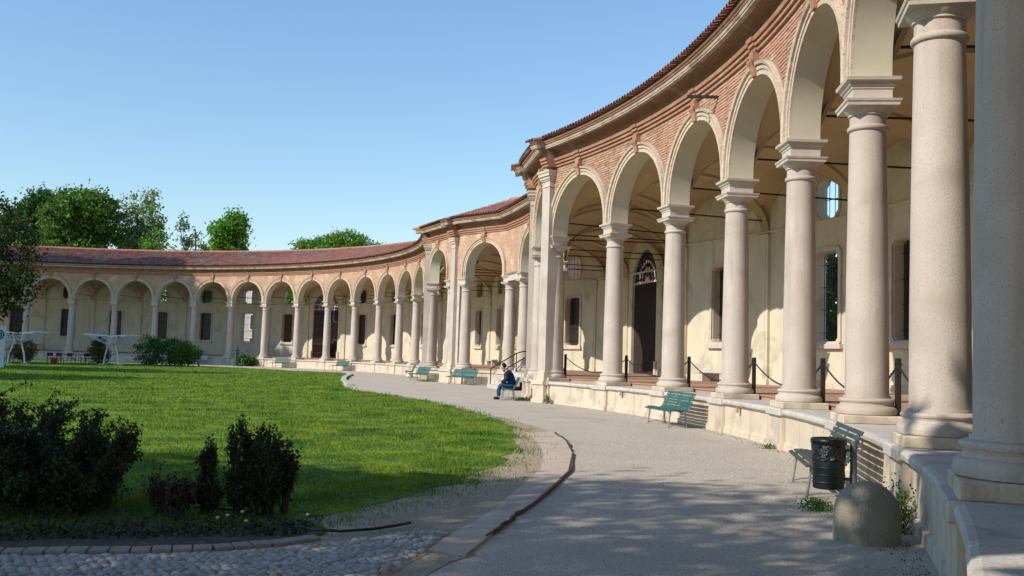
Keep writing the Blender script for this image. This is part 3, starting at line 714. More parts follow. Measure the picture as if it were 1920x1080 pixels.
# ================================================================== NEAR WING (A)
WA = thing('portico_wing', 'near curved arcade of granite columns and brick arches sweeping along the right side', 'portico', (PA.P(3).x, PA.P(3).y, 0), group=None)
NA0, NA1 = 0, 10
bricks = []
for i in range(NA0, NA1):
    build_arch(WA, PA, i, i+1, 'mortar', i, bricks if i < 7 else None)
    vault(WA, PA, i, i+1)
for i in range(NA0, NA1+1):
    add_column(WA, PA, i, 0.14 if i == 8 else 0.0); pedestal(WA, PA, i); rib(WA, PA.P(i, 0.28), PA.P(i, 5.66)); wall_strip(WA, PA, i)
brk_a = [(i+0.5, 0.17, 0.05) for i in range(NA0, NA1)]+[(0.0, 0.45, 0.34)]
entablature(WA, PA, NA0, NA1, (NA1-NA0)*12, brk_a)
roof(WA, PA, NA0, NA1, (NA1-NA0)*6, brk_a)
podium(WA, PA, NA0, NA1, (NA1-NA0)*8, list(range(NA0, NA1+1)))
pilaster(WA, PA, 0)
featA = {0: 'niche', 1: 'window', 2: 'niche', 3: 'window', 4: 'niche', 5: 'window', 6: 'niche'}
for i in range(NA0, NA1):
    f = featA.get(i)
    q, L = wall_bay(WA, PA, i, i+1, f if f else None, xo=0.95 if i == 1 else 0.0)
    if f == 'window': add_window(WA, q, 'open', True, 'open')
    if f == 'niche': add_window(WA, q, 'dark', False)
obj('wall_moulding', sweep(PA, NA0, NA1, [(5.70, 5.98), (5.62, 6.0), (5.61, 6.05), (5.70, 6.08)], (NA1-NA0)*6, cap=False).mesh('wall_moulding', 'wall_plaster'), WA)
obj('wall_skirting', sweep(PA, NA0, NA1, [(5.70, 1.12), (5.66, 1.10), (5.655, Z_FLOOR)], (NA1-NA0)*6, cap=False).mesh('wall_skirting', 'trim_stone'), WA)
# bricks: the 300 that show largest are pieces of their own, the rest one mesh
def brick_key(b):
    p, u, z, l = b; q = p.P(u, -0.28); return -q.y if False else (q.x**2+q.y**2)
def vis(b):
    p, u, z, l = b; q = p.P(u, -0.28); x = 960+1820*q.x/q.y; y = 668-1820*(z-1.58)/q.y
    return 900 < x < 1910 and y > 0
bricks.sort(key=lambda b: (not vis(b), brick_key(b)))
BM_CACHE = {}
def brick_mesh(l):
    k = round(l, 2)
    if k not in BM_CACHE: BM_CACHE[k] = MB().box((0, 0, 0), (0.05, k, 0.056)).mesh('brick', 'brick', bevel=0.006)
    return BM_CACHE[k]
rest = MB()
for n_, (p, u, z, l) in enumerate(bricks):
    pr = random.uniform(0.010, 0.022); q = p.P(u, -0.28+0.025-pr); a = p.ang(u)
    if n_ < 300:
        o = bpy.data.objects.new('brick', brick_mesh(l)); COL.objects.link(o); o.parent = WA
        o.location = Vector((q.x, q.y, z))-WA.location; o.rotation_euler = (random.uniform(-.01, .01), 0, a+random.uniform(-.01, .01))
    else: rest.box((q.x, q.y, z), (0.05, l, 0.056), a)
stuff(obj('bricks', rest.mesh('bricks', 'brick'), WA))
# iron bracket on the spandrel above the third column
q0 = PA.P(2.86, -0.3); q1 = PA.P(2.80, -1.0)
obj('iron_bracket', MB().bar((q0.x, q0.y, 8.02), (q1.x, q1.y, 8.05), 0.05, 0.07).mesh('iron_bracket', 'iron'), WA)
for i in (1, 2, 3, 5):                      # weep slots under the cap
    p = PA.P(i+0.37, -0.452); obj('weep_slot', MB().box((p.x, p.y, 0.60), (0.02, 0.09, 0.18), PA.ang(i+0.37)).mesh('weep_slot', 'frieze'), WA)
# scribble on the plaster at the far right
mb = MB()
for j in range(4):
    mb.tube([p3(PA, 5.62+0.10*math.sin(k*0.9+j*2)*0.6+0.012*k*0.3, 5.694, 2.25-0.16*j+0.07*math.cos(k*1.3+j)) for k in range(10)], 0.008, 4, False)
obj('graffiti', mb.mesh('graffiti', 'mark'), WA)

# ================================================================== MIDDLE SECTION (B)
WB = thing('portico_pavilion', 'recessed middle section of the arcade with paired columns and entrance steps behind the seated man', 'portico', (PB.P(4.5).x, PB.P(4.5).y, 0))
for k, (a, b) in enumerate(((0, 1), (2, 3), (4, 5), (6, 7), (8, 9))): build_arch(WB, PB, a, b, 'brick_pattern', k)
for u in range(1, 9): add_column(WB, PB, u); pedestal(WB, PB, u)
def solid_bay(ua, ub, z0, tex='brick_pattern'):
    L = PB.L(ua, ub); h = 0.26/L
    for r, nm, m in ((-0.28, 'spandrel', tex), (0.28, 'inner_spandrel', 'plaster')):
        mb = MB(); mb.add([p3(PB, ua, r, z0), p3(PB, ub, r, z0), p3(PB, ub, r, Z_STR+0.02), p3(PB, ua, r, Z_STR+0.02)], [(0, 1, 2, 3)])
        me = mb.mesh(nm, m); uvs = [(ua*7, z0), (ua*7+L, z0), (ua*7+L, Z_STR), (ua*7, Z_STR)]; set_uv(me, lambda i: uvs[i]); obj(nm, me, WB)
    mb = MB(); mb.add([p3(PB, ua, -0.28, z0), p3(PB, ub, -0.28, z0), p3(PB, ub, 0.28, z0), p3(PB, ua, 0.28, z0)], [(0, 1, 2, 3)]); obj('soffit', mb.mesh('soffit', 'plaster'), WB)
for ua in (3, 5.0):      # flat entablature over the paired columns
    ua = int(ua); solid_bay(ua, ua+1, Z_IMP+0.10)
    L = PB.L(ua, ua+1); e = 0.36/L
    obj('architrave', sweep(PB, ua-e*0.0, ua+1+e*0.0, [(0.27, Z_IMP+0.0), (-0.27, Z_IMP+0.0), (-0.30, Z_IMP+0.05), (-0.36, Z_IMP+0.07), (-0.40, Z_IMP+0.14), (-0.28, Z_IMP+0.16)], 2).mesh('architrave', 'trim_stone'), WB)
    obj('architrave_beam', sweep(PB, ua, ua+1, [(0.25, Z_IMP-0.30), (-0.25, Z_IMP-0.30), (-0.25, Z_IMP), (0.25, Z_IMP)], 2).mesh('architrave_beam', 'trim_stone'), WB)
for ua in (1, 7):        # solid piers that carry the tall pilasters
    solid_bay(ua, ua+1, Z_IMP)
    obj('pier', sweep(PB, ua+0.22, ua+0.78, [(0.25, Z_FLOOR), (-0.25, Z_FLOOR), (-0.25, Z_IMP), (0.25, Z_IMP)], 2).mesh('pier', 'trim_stone'), WB)
    pilaster(WB, PB, ua+0.5, 0.54, 0.46)
pilaster(WB, PB, 0.0)
brk_b = [(0.5, 0.17, 0.05), (2.5, 0.17, 0.05), (4.5, 0.17, 0.05), (6.5, 0.17, 0.05), (8.5, 0.17, 0.05), (1.5, 0.42, 0.30), (7.5, 0.42, 0.30)]
entablature(WB, PB, 0, 9, 9*4, brk_b)
roof(WB, PB, 0, 9, 36, brk_b)
podium(WB, PB, 0, 9, 27, list(range(0, 10)), 1)
wmap = [0, 0.75, 1.0, 2.3, 3.0, 4.0, 4.7, 6.0, 6.25, 7]
for u in range(9): vault(WB, PB, u, u+1, pathw=PBW, wa=wmap[u], wb=wmap[u+1])
for u in (1, 2, 3, 4, 5, 6, 7, 8): rib(WB, PB.P(u, 0.28), PBW.P(wmap[u], -0.05))
for k in range(7):
    f = {1: 'window', 3: 'gate', 5: 'window'}.get(k)
    class _O:    # wall path measured from its own face
        P = staticmethod(lambda u, r, k=k: PBW.P(u, r-5.7)); ang = PBW.ang
    q, L = wall_bay(WB, _O, k, k+1, f)
    if f == 'window': add_window(WB, q, 'dark', True, 'open')
    if f == 'gate': add_gate(WB, q)
for u in range(1, 7): wall_strip(WB, PBW, u, 0.0)
obj('wall_moulding', sweep(PBW, 0, 7, [(0.0, 5.98), (-0.08, 6.0), (-0.09, 6.05), (0.0, 6.08)], 14, cap=False).mesh('wall_moulding', 'wall_plaster'), WB)
flo = MB()
for s in range(37):
    u = 9*s/36; k = min(int(u), 8); wv = wmap[k]+(wmap[k+1]-wmap[k])*(u-k)
    flo.v.append(p3(PB, u, 3.0, Z_FLOOR+0.004)); flo.v.append(p3(PBW, wv, 0.1, Z_FLOOR+0.025))
for s in range(36): flo.f.append((2*s, 2*s+1, 2*s+3, 2*s+2))
obj('gallery_floor', flo.mesh('gallery_floor', 'floor_tile'), WB)
# entrance steps in front of the central arch
an = PB.ang(4.5)
for i in range(4):
    p = PB.P(4.5, -0.66-0.32*(3-i)); obj('step', MB().box((p.x, p.y, 0.105+0.21*i-0.02), (0.44, 3.5-0.02*i, 0.21)).mesh('step', 'cap_stone'), WB).rotation_euler = (0, 0, 0)
for o in [c for c in WB.children if c.name.startswith('step')]:
    # rotate each step about its own centre
    me = o.data; cx = sum((v.co for v in me.vertices), Vector())/len(me.vertices)
    me.transform(Matrix.Translation(cx) @ Matrix.Rotation(an, 4, 'Z') @ Matrix.Translation(-cx))
for sn, nm in ((1.45, 1), (-1.45, -1)):
    a_ = PB.P(4.5, -1.75)+NN*sn; b_ = PB.P(4.5, -0.45)+NN*sn; c_ = PB.P(4.5, 0.3)+NN*sn
    h = thing('stair_handrail', 'dark iron handrail of the entrance steps, %s' % ('far one' if sn > 0 else 'near one, just behind the seated man'), 'handrail', (a_.x, a_.y, 0), group=None)
    obj('rail', MB().tube([(a_.x, a_.y, 0.62), (a_.x, a_.y, 0.95), (b_.x, b_.y, 1.75), ((b_.x+c_.x)/2, (b_.y+c_.y)/2, 1.86), (c_.x, c_.y, 1.86)], 0.032, 6).mesh('rail', 'iron'), h)
    for p, z0, z1 in ((a_, 0.0, 0.95), (b_, 0.84, 1.75), (c_, 0.84, 1.86)): obj('post', MB().tube([(p.x, p.y, z0), (p.x, p.y, z1)], 0.03, 6).mesh('post', 'iron'), h)

# ================================================================== FAR WING (C)
WC = thing('portico_wing', 'far curved arcade with long red tiled roof closing the lawn on the left', 'portico', (PC.P(6).x, PC.P(6).y, 0))
NC0, NC1 = -4, 14
for i in range(NC0, NC1):
    build_arch(WC, PC, i, i+1, 'brick_pattern', i); vault(WC, PC, i, i+1)
for i in range(NC0, NC1+1):
    add_column(WC, PC, i); pedestal(WC, PC, i); rib(WC, PC.P(i, 0.28), PC.P(i, 5.66)); wall_strip(WC, PC, i)
brk_c = [(i+0.5, 0.17, 0.05) for i in range(NC0, NC1)]+[(14.0, 0.45, 0.34)]
entablature(WC, PC, NC0, NC1, (NC1-NC0)*8, brk_c)
roof(WC, PC, NC0, NC1, (NC1-NC0)*6, brk_c)
podium(WC, PC, NC0, NC1, (NC1-NC0)*5, list(range(NC0, NC1+1)), 1)
featC = {-3: ('dark', 'dark'), -2: ('dark', 'dark'), -1: ('dark', 'dark'), 0: ('dark', None), 1: ('dark', 'open'), 2: ('dark', 'dark'), 3: ('open', 'open'), 4: ('brown', 'open'), 6: ('dark', 'dark'), 7: ('dark', 'dark'), 8: ('dark', 'dark'), 9: ('dark', 'dark'), 10: ('dark', 'dark'), 11: ('dark', 'dark'), 12: ('dark', None), 13: ('dark', 'dark')}
for i in range(NC0, NC1):
    f = featC.get(i); ft = 'gate' if i == 5 else (None if f is None else ('window' if f[1] else 'niche'))
    q, L = wall_bay(WC, PC, i, i+1, ft)
    if i == 5: add_gate(WC, q)
    elif f: add_window(WC, q, f[0], f[1] is not None, f[1])
obj('wall_moulding', sweep(PC, NC0, NC1, [(5.70, 5.98), (5.62, 6.0), (5.61, 6.05), (5.70, 6.08)], (NC1-NC0)*4, cap=False).mesh('wall_moulding', 'wall_plaster'), WC)

# ================================================================== barrier posts and chains
ORD = ['at the corner pilaster', 'second', 'third', 'fourth', 'fifth', 'sixth']
post_m = None
for i in range(0, 8):
    q = PA.P(i+0.04, 0.40); a = PA.ang(i)
    lab = {0: 'dark barrier post behind the column beside the corner pilaster', 1: 'dark barrier post behind the column left of the iron gate', 2: 'dark barrier post behind the column right of the iron gate', 3: 'dark barrier post right of the column beside the nearest green bench', 4: 'dark barrier post right of the column left of the litter bin', 5: 'dark barrier post between the two nearest full columns', 6: 'dark barrier post hidden by the nearest full column', 7: 'dark barrier post behind the cropped column at the right edge'}[i]
    t = thing('barrier_post', lab, 'post', (q.x, q.y, Z_CAP+0.004), a, 'chain barrier posts along the near arcade')
    obj('shaft', MB().box((0, 0, 0.48), (0.075, 0.075, 0.96)).mesh('post_shaft', 'iron', bevel=0.006), t, loc=(0, 0, 0), world=False)
    obj('foot_plate', MB().box((0, 0, 0.012), (0.16, 0.16, 0.016)).mesh('post_foot', 'iron'), t, loc=(0, 0, 0), world=False)
    obj('chain_eye', MB().tube([(0.05*math.cos(k*PI/4), 0.0, 0.87+0.05*math.sin(k*PI/4)) for k in range(9)], 0.009, 5).mesh('post_eye', 'iron'), t, loc=(0, 0, 0), world=False)
    if i < 7:
        pts = []
        for k in range(33):
            s = k/32; u = i+0.04+s; p = PA.P(u, 0.40); pts.append(Vector((p.x, p.y, Z_CAP+0.87-0.50*4*s*(1-s))))
        mb = MB()
        L = sum((pts[k+1]-pts[k]).length for k in range(32)); nl = int(L/0.05)
        for k in range(nl):
            f = (k+0.5)/nl*32; j = min(int(f), 31); p = pts[j].lerp(pts[j+1], f-j); d = (pts[j+1]-pts[j]).normalized()
            e = Vector((-d.y, d.x, 0)).normalized() if k % 2 else Vector((0, 0, 1))
            e = (e-d*e.dot(d)).normalized()
            mb.tube([p+d*(0.033*math.cos(m*PI/3))+e*(0.019*math.sin(m*PI/3)) for m in range(7)], 0.0075, 4, False)
        c = obj('barrier_chain', mb.mesh('barrier_chain', 'iron'))
        tag(c, ['dark chain below the window between the corner pilaster and the next column', 'dark chain in front of the iron entrance gate', 'dark chain above the nearest fully visible green bench', 'dark chain in the bay right of the nearest green bench', 'dark chain in the bay left of the litter bin', 'dark chain in the bay between the two nearest full columns', 'dark chain beside the cropped column at the right edge'][i], 'chain', 'chains between the barrier posts')

# stone benches along the back wall
def stone_bench(path, u, lab, r=5.3):
    q = path.P(u, r); t = thing('stone_bench', lab, 'bench', (q.x, q.y, Z_FLOOR+0.02), path.ang(u), 'low stone benches against the back wall')
    obj('seat', MB().box((0, 0, 0.36), (0.45, 1.7, 0.12)).mesh('stone_seat', 'cap_stone', bevel=0.01), t, loc=(0, 0, 0), world=False)
    for s in (-1, 1): obj('leg', MB().box((0, s*0.62, 0.15), (0.36, 0.22, 0.30)).mesh('stone_leg', 'cap_stone'), t, loc=(0, 0, 0), world=False)
stone_bench(PA, 0.52, 'low stone bench against the cream wall right of the iron gate')
stone_bench(PC, 2.3, 'low stone bench against the far wall beneath a dark window')
stone_bench(PC, 11.4, 'low stone bench against the wall seen through the arch beside the seated man')

# ================================================================== park benches
def make_bench(dark=False, pale=False):
    sm = 'bench_dark' if dark else ('bench_pale' if pale else 'bench_green')
    t = bpy.data.objects.new('park_bench', None); COL.objects.link(t); t.empty_display_size = 0.2
    # profile of the slatted seat: local y towards the front, z up
    prof = []
    for y, z in ((0.50, 0.40), (0.43, 0.425), (0.36, 0.43), (0.29, 0.425), (0.22, 0.415), (0.15, 0.41), (0.085, 0.425), (0.045, 0.475), (0.015, 0.54), (-0.012, 0.605), (-0.04, 0.67), (-0.07, 0.735), (-0.105, 0.80)): prof.append((y, z))
    L = 1.95
    for i, (y, z) in enumerate(prof):
        y0, z0 = prof[max(i-1, 0)]; y1, z1 = prof[min(i+1, len(prof)-1)]; a = math.atan2(z1-z0, y1-y0)
        me = MB().box((0, 0, 0), (L, 0.056, 0.022), M=Matrix.Rotation(a, 3, 'X')).mesh('slat', sm, bevel=0.004)
        o = obj('slat', me, t, loc=(0, y, z), world=False)
    for s in (-0.78, 0.78):
        mb = MB(); mb.tube([(s, y, z-0.022) for y, z in prof], 0.017, 6); fr_o = obj('side_frame', mb.mesh('side_frame', 'bench_dark'), t, loc=(0, 0, 0), world=False)
        for nm, pts in (('leg', [(s, 0.44, 0.40), (s, 0.455, 0.28), (s, 0.475, 0.12), (s, 0.50, 0.0)]), ('leg', [(s, 0.08, 0.40), (s, 0.06, 0.2), (s, 0.03, 0.0)])):
            obj(nm, MB().tube(pts, [0.02, 0.018, 0.017, 0.02], 6).mesh('bench_leg', 'bench_iron') if len(pts) == 4 else MB().tube(pts, 0.018, 6).mesh('bench_leg', 'bench_iron'), t, loc=(0, 0, 0), world=False)
        obj('stretcher', MB().tube([(s, 0.49, 0.03), (s, 0.38, 0.06), (s, 0.26, 0.07), (s, 0.14, 0.06), (s, 0.035, 0.03)], 0.012, 6).mesh('bench_stretcher', 'bench_iron'), t, loc=(0, 0, 0), world=False)
    mb = MB(); mb.tube([(0, y, z-0.02) for y, z in prof], 0.012, 5); obj('middle_strap', mb.mesh('middle_strap', 'bench_dark'), t, loc=(0, 0, 0), world=False)
    return t
def place(path, u, r):
    q = path.P(u, r); return (q.x, q.y, 0.0), path.ang(u)+PI/2     # faces the courtyard
GB = 'green slatted benches standing along the podium'
bench = make_bench()
def put_bench(first, loc, rz, lab):
    global bench
    if first: bench.location = loc; bench.rotation_euler = (0, 0, rz); tag(bench, lab, 'bench', GB); return bench
    return dup(bench, loc, rz, lab, GB)
l, a = place(PA, 2.63, -0.88); put_bench(True, l, a, 'green slatted bench against the podium of the near arcade, nearest fully visible one')
dkb = make_bench(dark=True); l, a = place(PA, 5.53, -0.78); dkb.location = l; dkb.rotation_euler = (0, 0, a); tag(dkb, 'dark weathered slatted bench half hidden behind the litter bin', 'bench', GB)
man_q = fr(32.62, -11.05); man_a = math.atan2(-AX.y, -AX.x)+0.21
l = (man_q.x, man_q.y, 0.0); man_rz = math.atan2(-0.03, -1.0)-PI/2
mb_ = dup(bench, l, man_rz, 'green slatted bench that the man in blue sits on', GB)
l, a = place(PB, 2.42, -1.05); put_bench(False, l, a, 'green slatted bench under the wide arch of the middle section, left of the seated man')
l, a = place(PB, 0.55, -1.05); put_bench(False, l, a, 'green slatted bench under the narrow arch between two tall pilasters')
l, a = place(PC, 12.6, -1.1); put_bench(False, l, a, 'green slatted bench seen end-on, a pale bag beneath, right end of the far arcade')
l, a = place(PC, 8.0, -1.0); put_bench(False, l, a, 'green slatted bench at the tip of the lawn, in front of the far arcade')
l, a = place(PC, 5.85, -1.0); put_bench(False, l, a, 'green slatted bench right of the drinking fountain by the far arcade')
plb = make_bench(pale=True); l, a = place(PC, 3.35, -1.0); plb.location = l; plb.rotation_euler = (0, 0, a); tag(plb, 'pale worn slatted bench left of the drinking fountain by the far arcade', 'bench', GB)
q = PC.P(12.6, -1.35); tag(obj('bag', MB().lathe([(0.05, 0), (0.22, 0.02), (0.25, 0.14), (0.2, 0.26), (0.05, 0.31)], 10, (q.x, q.y, 0)).mesh('bag', 'white_paint', True)), 'small white bag lying under the end-on bench of the far arcade', 'bag')

# ================================================================== litter bin, bollard, fountain
q = Vector((3.38, 10.30)); t = thing('litter_bin', 'dark green cylindrical litter bin with black bag hung on a grey post', 'litter bin', (q.x, q.y, 0))
obj('body', MB().lathe([(0.145, 0.30), (0.16, 0.31), (0.163, 0.5), (0.166, 0.755), (0.16, 0.765)], 28).mesh('bin_body', 'bin_green', True, flat_angle=40), t, loc=(0, 0, 0), world=False)
for k in range(4): obj('rib', MB().lathe([(0.163, 0.36+k*0.075), (0.168, 0.365+k*0.075), (0.168, 0.375+k*0.075), (0.163, 0.38+k*0.075)], 28, cap=False).mesh('bin_rib', 'bin_green', True), t, loc=(0, 0, 0), world=False)
obj('rim', MB().lathe([(0.165, 0.76), (0.182, 0.765), (0.187, 0.795), (0.18, 0.82), (0.165, 0.825), (0.14, 0.815), (0.135, 0.755)], 28, cap=False).mesh('bin_rim', 'bin_green', True), t, loc=(0, 0, 0), world=False)
bagm = MB(); n_ = 40; o_ = 0
for j in range(6):
    for k in range(n_):
        tt = 2*PI*k/n_; rr = 0.170+0.006*math.sin(tt*7+j)+0.004*math.sin(tt*13+2*j); zz = 0.77-j*0.03-(0.03*abs(math.sin(tt*3+1)) if j == 5 else 0)
        bagm.v.append((rr*math.cos(tt), rr*math.sin(tt), zz))
for j in range(5):
    for k in range(n_): bagm.f.append((j*n_+k, j*n_+(k+1) % n_, (j+1)*n_+(k+1) % n_, (j+1)*n_+k))
obj('bag', bagm.mesh('bin_bag', 'bag', True), t, loc=(0, 0, 0), world=False)
dv = Vector((0.255, -0.02))
obj('post', MB().tube([(dv.x, dv.y, 0.0), (dv.x, dv.y, 0.80)], 0.036, 12).mesh('bin_post', 'grey_metal', True, flat_angle=40), t, loc=(0, 0, 0), world=False)
for z in (0.40, 0.70): obj('bracket', MB().bar((0.15, 0.035, z), (dv.x+0.02, dv.y, z), 0.05, 0.03).mesh('bin_bracket', 'grey_metal'), t, loc=(0, 0, 0), world=False)
prof = [(0.295, -0.03), (0.297, 0.05), (0.295, 0.22)]+[(0.290*math.cos(k*PI/2/12), 0.25+0.29*math.sin(k*PI/2/12)) for k in range(12)]+[(0.004, 0.541)]
bo = obj('stone_bollard', MB().lathe(prof, 40).mesh('stone_bollard', 'bollard_stone', True, flat_angle=60), None, loc=(3.30, 8.98, 0)); tag(bo, 'squat round-topped stone bollard on the gravel at the foot of the podium', 'bollard')
q = PC.P(4.8, -2.6); t = thing('drinking_fountain', 'dark green cast-iron drinking fountain standing before the far arcade', 'fountain', (q.x, q.y, 0), 0)
obj('pillar', MB().lathe([(0.30, 0), (0.30, 0.12), (0.24, 0.16), (0.24, 0.30), (0.20, 0.34), (0.19, 1.05), (0.23, 1.08), (0.23, 1.18), (0.17, 1.22), (0.15, 1.34), (0.28, 1.40), (0.28, 1.46), (0.16, 1.52), (0.12, 1.58)], 8).mesh('fountain_pillar', 'fountain_green'), t, loc=(0, 0, 0), world=False)
obj('finial', MB().lathe([(0.05, 1.58), (0.09, 1.63), (0.09, 1.69), (0.04, 1.74), (0.05, 1.80), (0.01, 1.86)], 10).mesh('fountain_finial', 'fountain_green', True), t, loc=(0, 0, 0), world=False)
obj('spout', MB().tube([(0.15, -0.1, 0.95), (0.30, -0.2, 0.98), (0.34, -0.24, 0.92)], 0.03, 6).mesh('fountain_spout', 'fountain_green'), t, loc=(0, 0, 0), world=False)
obj('basin', MB().lathe([(0.30, 0.0), (0.34, 0.10), (0.32, 0.10), (0.26, 0.05)], 14, (0.36, -0.26, 0)).mesh('fountain_basin', 'fountain_green'), t, loc=(0, 0, 0), world=False)

# ================================================================== seated man
def skin_mesh(verts, edges, rads, name, m, sub=2, root=0):
    me = bpy.data.meshes.new(name); me.from_pydata(verts, edges, []); o = bpy.data.objects.new(name, me); COL.objects.link(o)
    o.modifiers.new('skin', 'SKIN')
    for i, r in enumerate(rads):
        me.skin_vertices[0].data[i].radius = (r, r) if not isinstance(r, tuple) else r; me.skin_vertices[0].data[i].use_root = (i == root)
    s = o.modifiers.new('sub', 'SUBSURF'); s.levels = sub; s.render_levels = sub
    dg = bpy.context.evaluated_depsgraph_get(); out = bpy.data.meshes.new_from_object(o.evaluated_get(dg))
    bpy.data.objects.remove(o); out.materials.clear(); out.materials.append(MATS[m]); out.shade_smooth(); out.name = name; return out
man = thing('person', 'person in blue denim jacket and jeans sitting on a bench, head bowed', 'person', (man_q.x, man_q.y, 0), man_rz)
# local: +y forward, +x to his right seen from behind, z up
J = dict(pel=(0, 0.14, 0.53), wai=(0, 0.16, 0.70), che=(0, 0.24, 0.88), upp=(0, 0.32, 1.0), nek=(0, 0.40, 1.07), hd0=(0, 0.46, 1.12), hd1=(0, 0.51, 1.19), hd2=(0, 0.49, 1.27))
V = [J['pel'], J['wai'], J['che'], J['upp'], J['nek'], J['hd0'], J['hd1'], J['hd2']]; Ed = [(0, 1), (1, 2), (2, 3), (3, 4), (4, 5), (5, 6), (6, 7)]
Rd = [(0.165, 0.13), (0.155, 0.115), (0.175, 0.12), (0.13, 0.09), 0.058, 0.075, (0.078, 0.095), (0.065, 0.075)]
def limb(pts, rs, a):
    o = len(V)
    for k, (p, r) in enumerate(zip(pts, rs)): V.append(p); Rd.append(r); Ed.append((a if k == 0 else o+k-1, o+k))
ARM = {}; LEG = {}
for s in (-1, 1):
    arm = [(s*0.19, 0.32, 0.98), (s*0.25, 0.30, 0.76), (s*0.16, 0.46, 0.64), (s*0.06, 0.55, 0.67)]; ARM[s] = arm
    limb(arm, [0.062, 0.05, 0.04, 0.03], 3)
    o = len(V)-1
    for k, (dx, dy, dz, l) in enumerate(((0.03, 0.03, 0.02, 0.8), (0.01, 0.055, 0.015, 1.0), (0.0, 0.06, 0.005, 1.05), (-0.01, 0.055, -0.01, 1.0), (-0.015, 0.045, -0.022, 0.85))):
        b_ = arm[-1]; m1 = (b_[0]+s*dx*0.9-s*0.012, b_[1]+dy*0.8, b_[2]+dz); m2 = (m1[0]-s*0.018, m1[1]+0.022*l, m1[2]+0.012)
        limb([m1, m2], [0.010, 0.008], o)
    leg = [(s*0.10, 0.16, 0.52), (s*0.13, 0.55, 0.54), (s*0.11, 0.62, 0.30), (s*0.11, 0.60, 0.09)]; LEG[s] = leg
    limb(leg, [0.085, 0.062, 0.055, 0.042], 0); limb([(s*0.12, 0.66, 0.05), (s*0.13, 0.78, 0.035)], [0.042, 0.032], len(V)-1)
obj('body', skin_mesh(V, Ed, Rd, 'person_body', 'skin'), man, loc=(0, 0, 0), world=False)
# clothing
V = [(0, 0.12, 0.50), (0, 0.15, 0.70), (0, 0.23, 0.88), (0, 0.315, 1.01), (0, 0.37, 1.06)]; Ed = [(0, 1), (1, 2), (2, 3), (3, 4)]; Rd = [(0.205, 0.17), (0.215, 0.17), (0.245, 0.18), (0.205, 0.145), (0.11, 0.10)]
obj('jacket', skin_mesh(V, Ed, Rd, 'jacket', 'jacket'), man, loc=(0, 0, 0), world=False)
for s in (-1, 1):
    a_ = ARM[s]; sl = [(s*0.12, 0.31, 0.98), (a_[0][0]+s*0.005, a_[0][1], a_[0][2]), a_[1], a_[2], tuple(Vector(a_[2]).lerp(Vector(a_[3]), 0.75))]
    obj('sleeve', skin_mesh(sl, [(0, 1), (1, 2), (2, 3), (3, 4)], [0.10, 0.10, 0.085, 0.07, 0.055], 'sleeve', 'navy'), man, loc=(0, 0, 0), world=False)
    g = LEG[s]; obj('trouser_leg', skin_mesh([(s*0.08, 0.08, 0.53), g[0], g[1], g[2], (g[3][0], g[3][1], 0.11)], [(0, 1), (1, 2), (2, 3), (3, 4)], [0.12, 0.115, 0.085, 0.082, 0.075], 'trouser_leg', 'denim'), man, loc=(0, 0, 0), world=False)
    obj('shoe', skin_mesh([(s*0.11, 0.55, 0.055), (s*0.12, 0.66, 0.055), (s*0.13, 0.80, 0.04)], [(0, 1), (1, 2)], [0.055, 0.058, 0.045], 'shoe', 'shoe'), man, loc=(0, 0, 0), world=False)
hr = skin_mesh([(0, 0.40, 1.15), (0, 0.425, 1.23), (0, 0.47, 1.285), (0, 0.53, 1.285)], [(0, 1), (1, 2), (2, 3)], [0.075, 0.10, 0.10, 0.07], 'hair', 'hair'); obj('hair', hr, man, loc=(0, 0, 0), world=False)
obj('collar', MB().lathe([(0.085, 1.05), (0.095, 1.10), (0.085, 1.13)], 14, (0, 0.385, -0.035), cap=False).mesh('collar', 'jacket', True), man, loc=(0, 0, 0), world=False)
for s in (-1, 1):
    obj('ear', MB().lathe([(0.005, -0.028), (0.018, -0.012), (0.020, 0.008), (0.006, 0.03)], 8, (s*0.080, 0.485, 1.175)).mesh('ear', 'skin', True), man, loc=(0, 0, 0), world=False)
    obj('eye', MB().lathe([(0.002, -0.006), (0.008, 0.0), (0.002, 0.006)], 8, (s*0.032, 0.592, 1.172)).mesh('eye', 'hair', True), man, loc=(0, 0, 0), world=False)
obj('nose', MB().tube([(0, 0.585, 1.175), (0, 0.612, 1.135), (0, 0.585, 1.125)], [0.008, 0.014, 0.010], 6).mesh('nose', 'skin', True), man, loc=(0, 0, 0), world=False)
obj('mouth', MB().tube([(-0.022, 0.565, 1.105), (0, 0.573, 1.105), (0.022, 0.565, 1.105)], 0.005, 5).mesh('mouth', 'frieze'), man, loc=(0, 0, 0), world=False)
pm = Matrix.LocRotScale(man.location, man.rotation_euler, None) @ Vector((0, 0.615, 0.70))
ph = obj('phone', MB().box((0, 0, 0), (0.075, 0.012, 0.145), M=Matrix.Rotation(-0.6, 3, 'X')).mesh('phone', 'phone', bevel=0.003), None, loc=pm, rz=man_rz); tag(ph, 'small dark phone held in the hands of the seated person', 'phone')

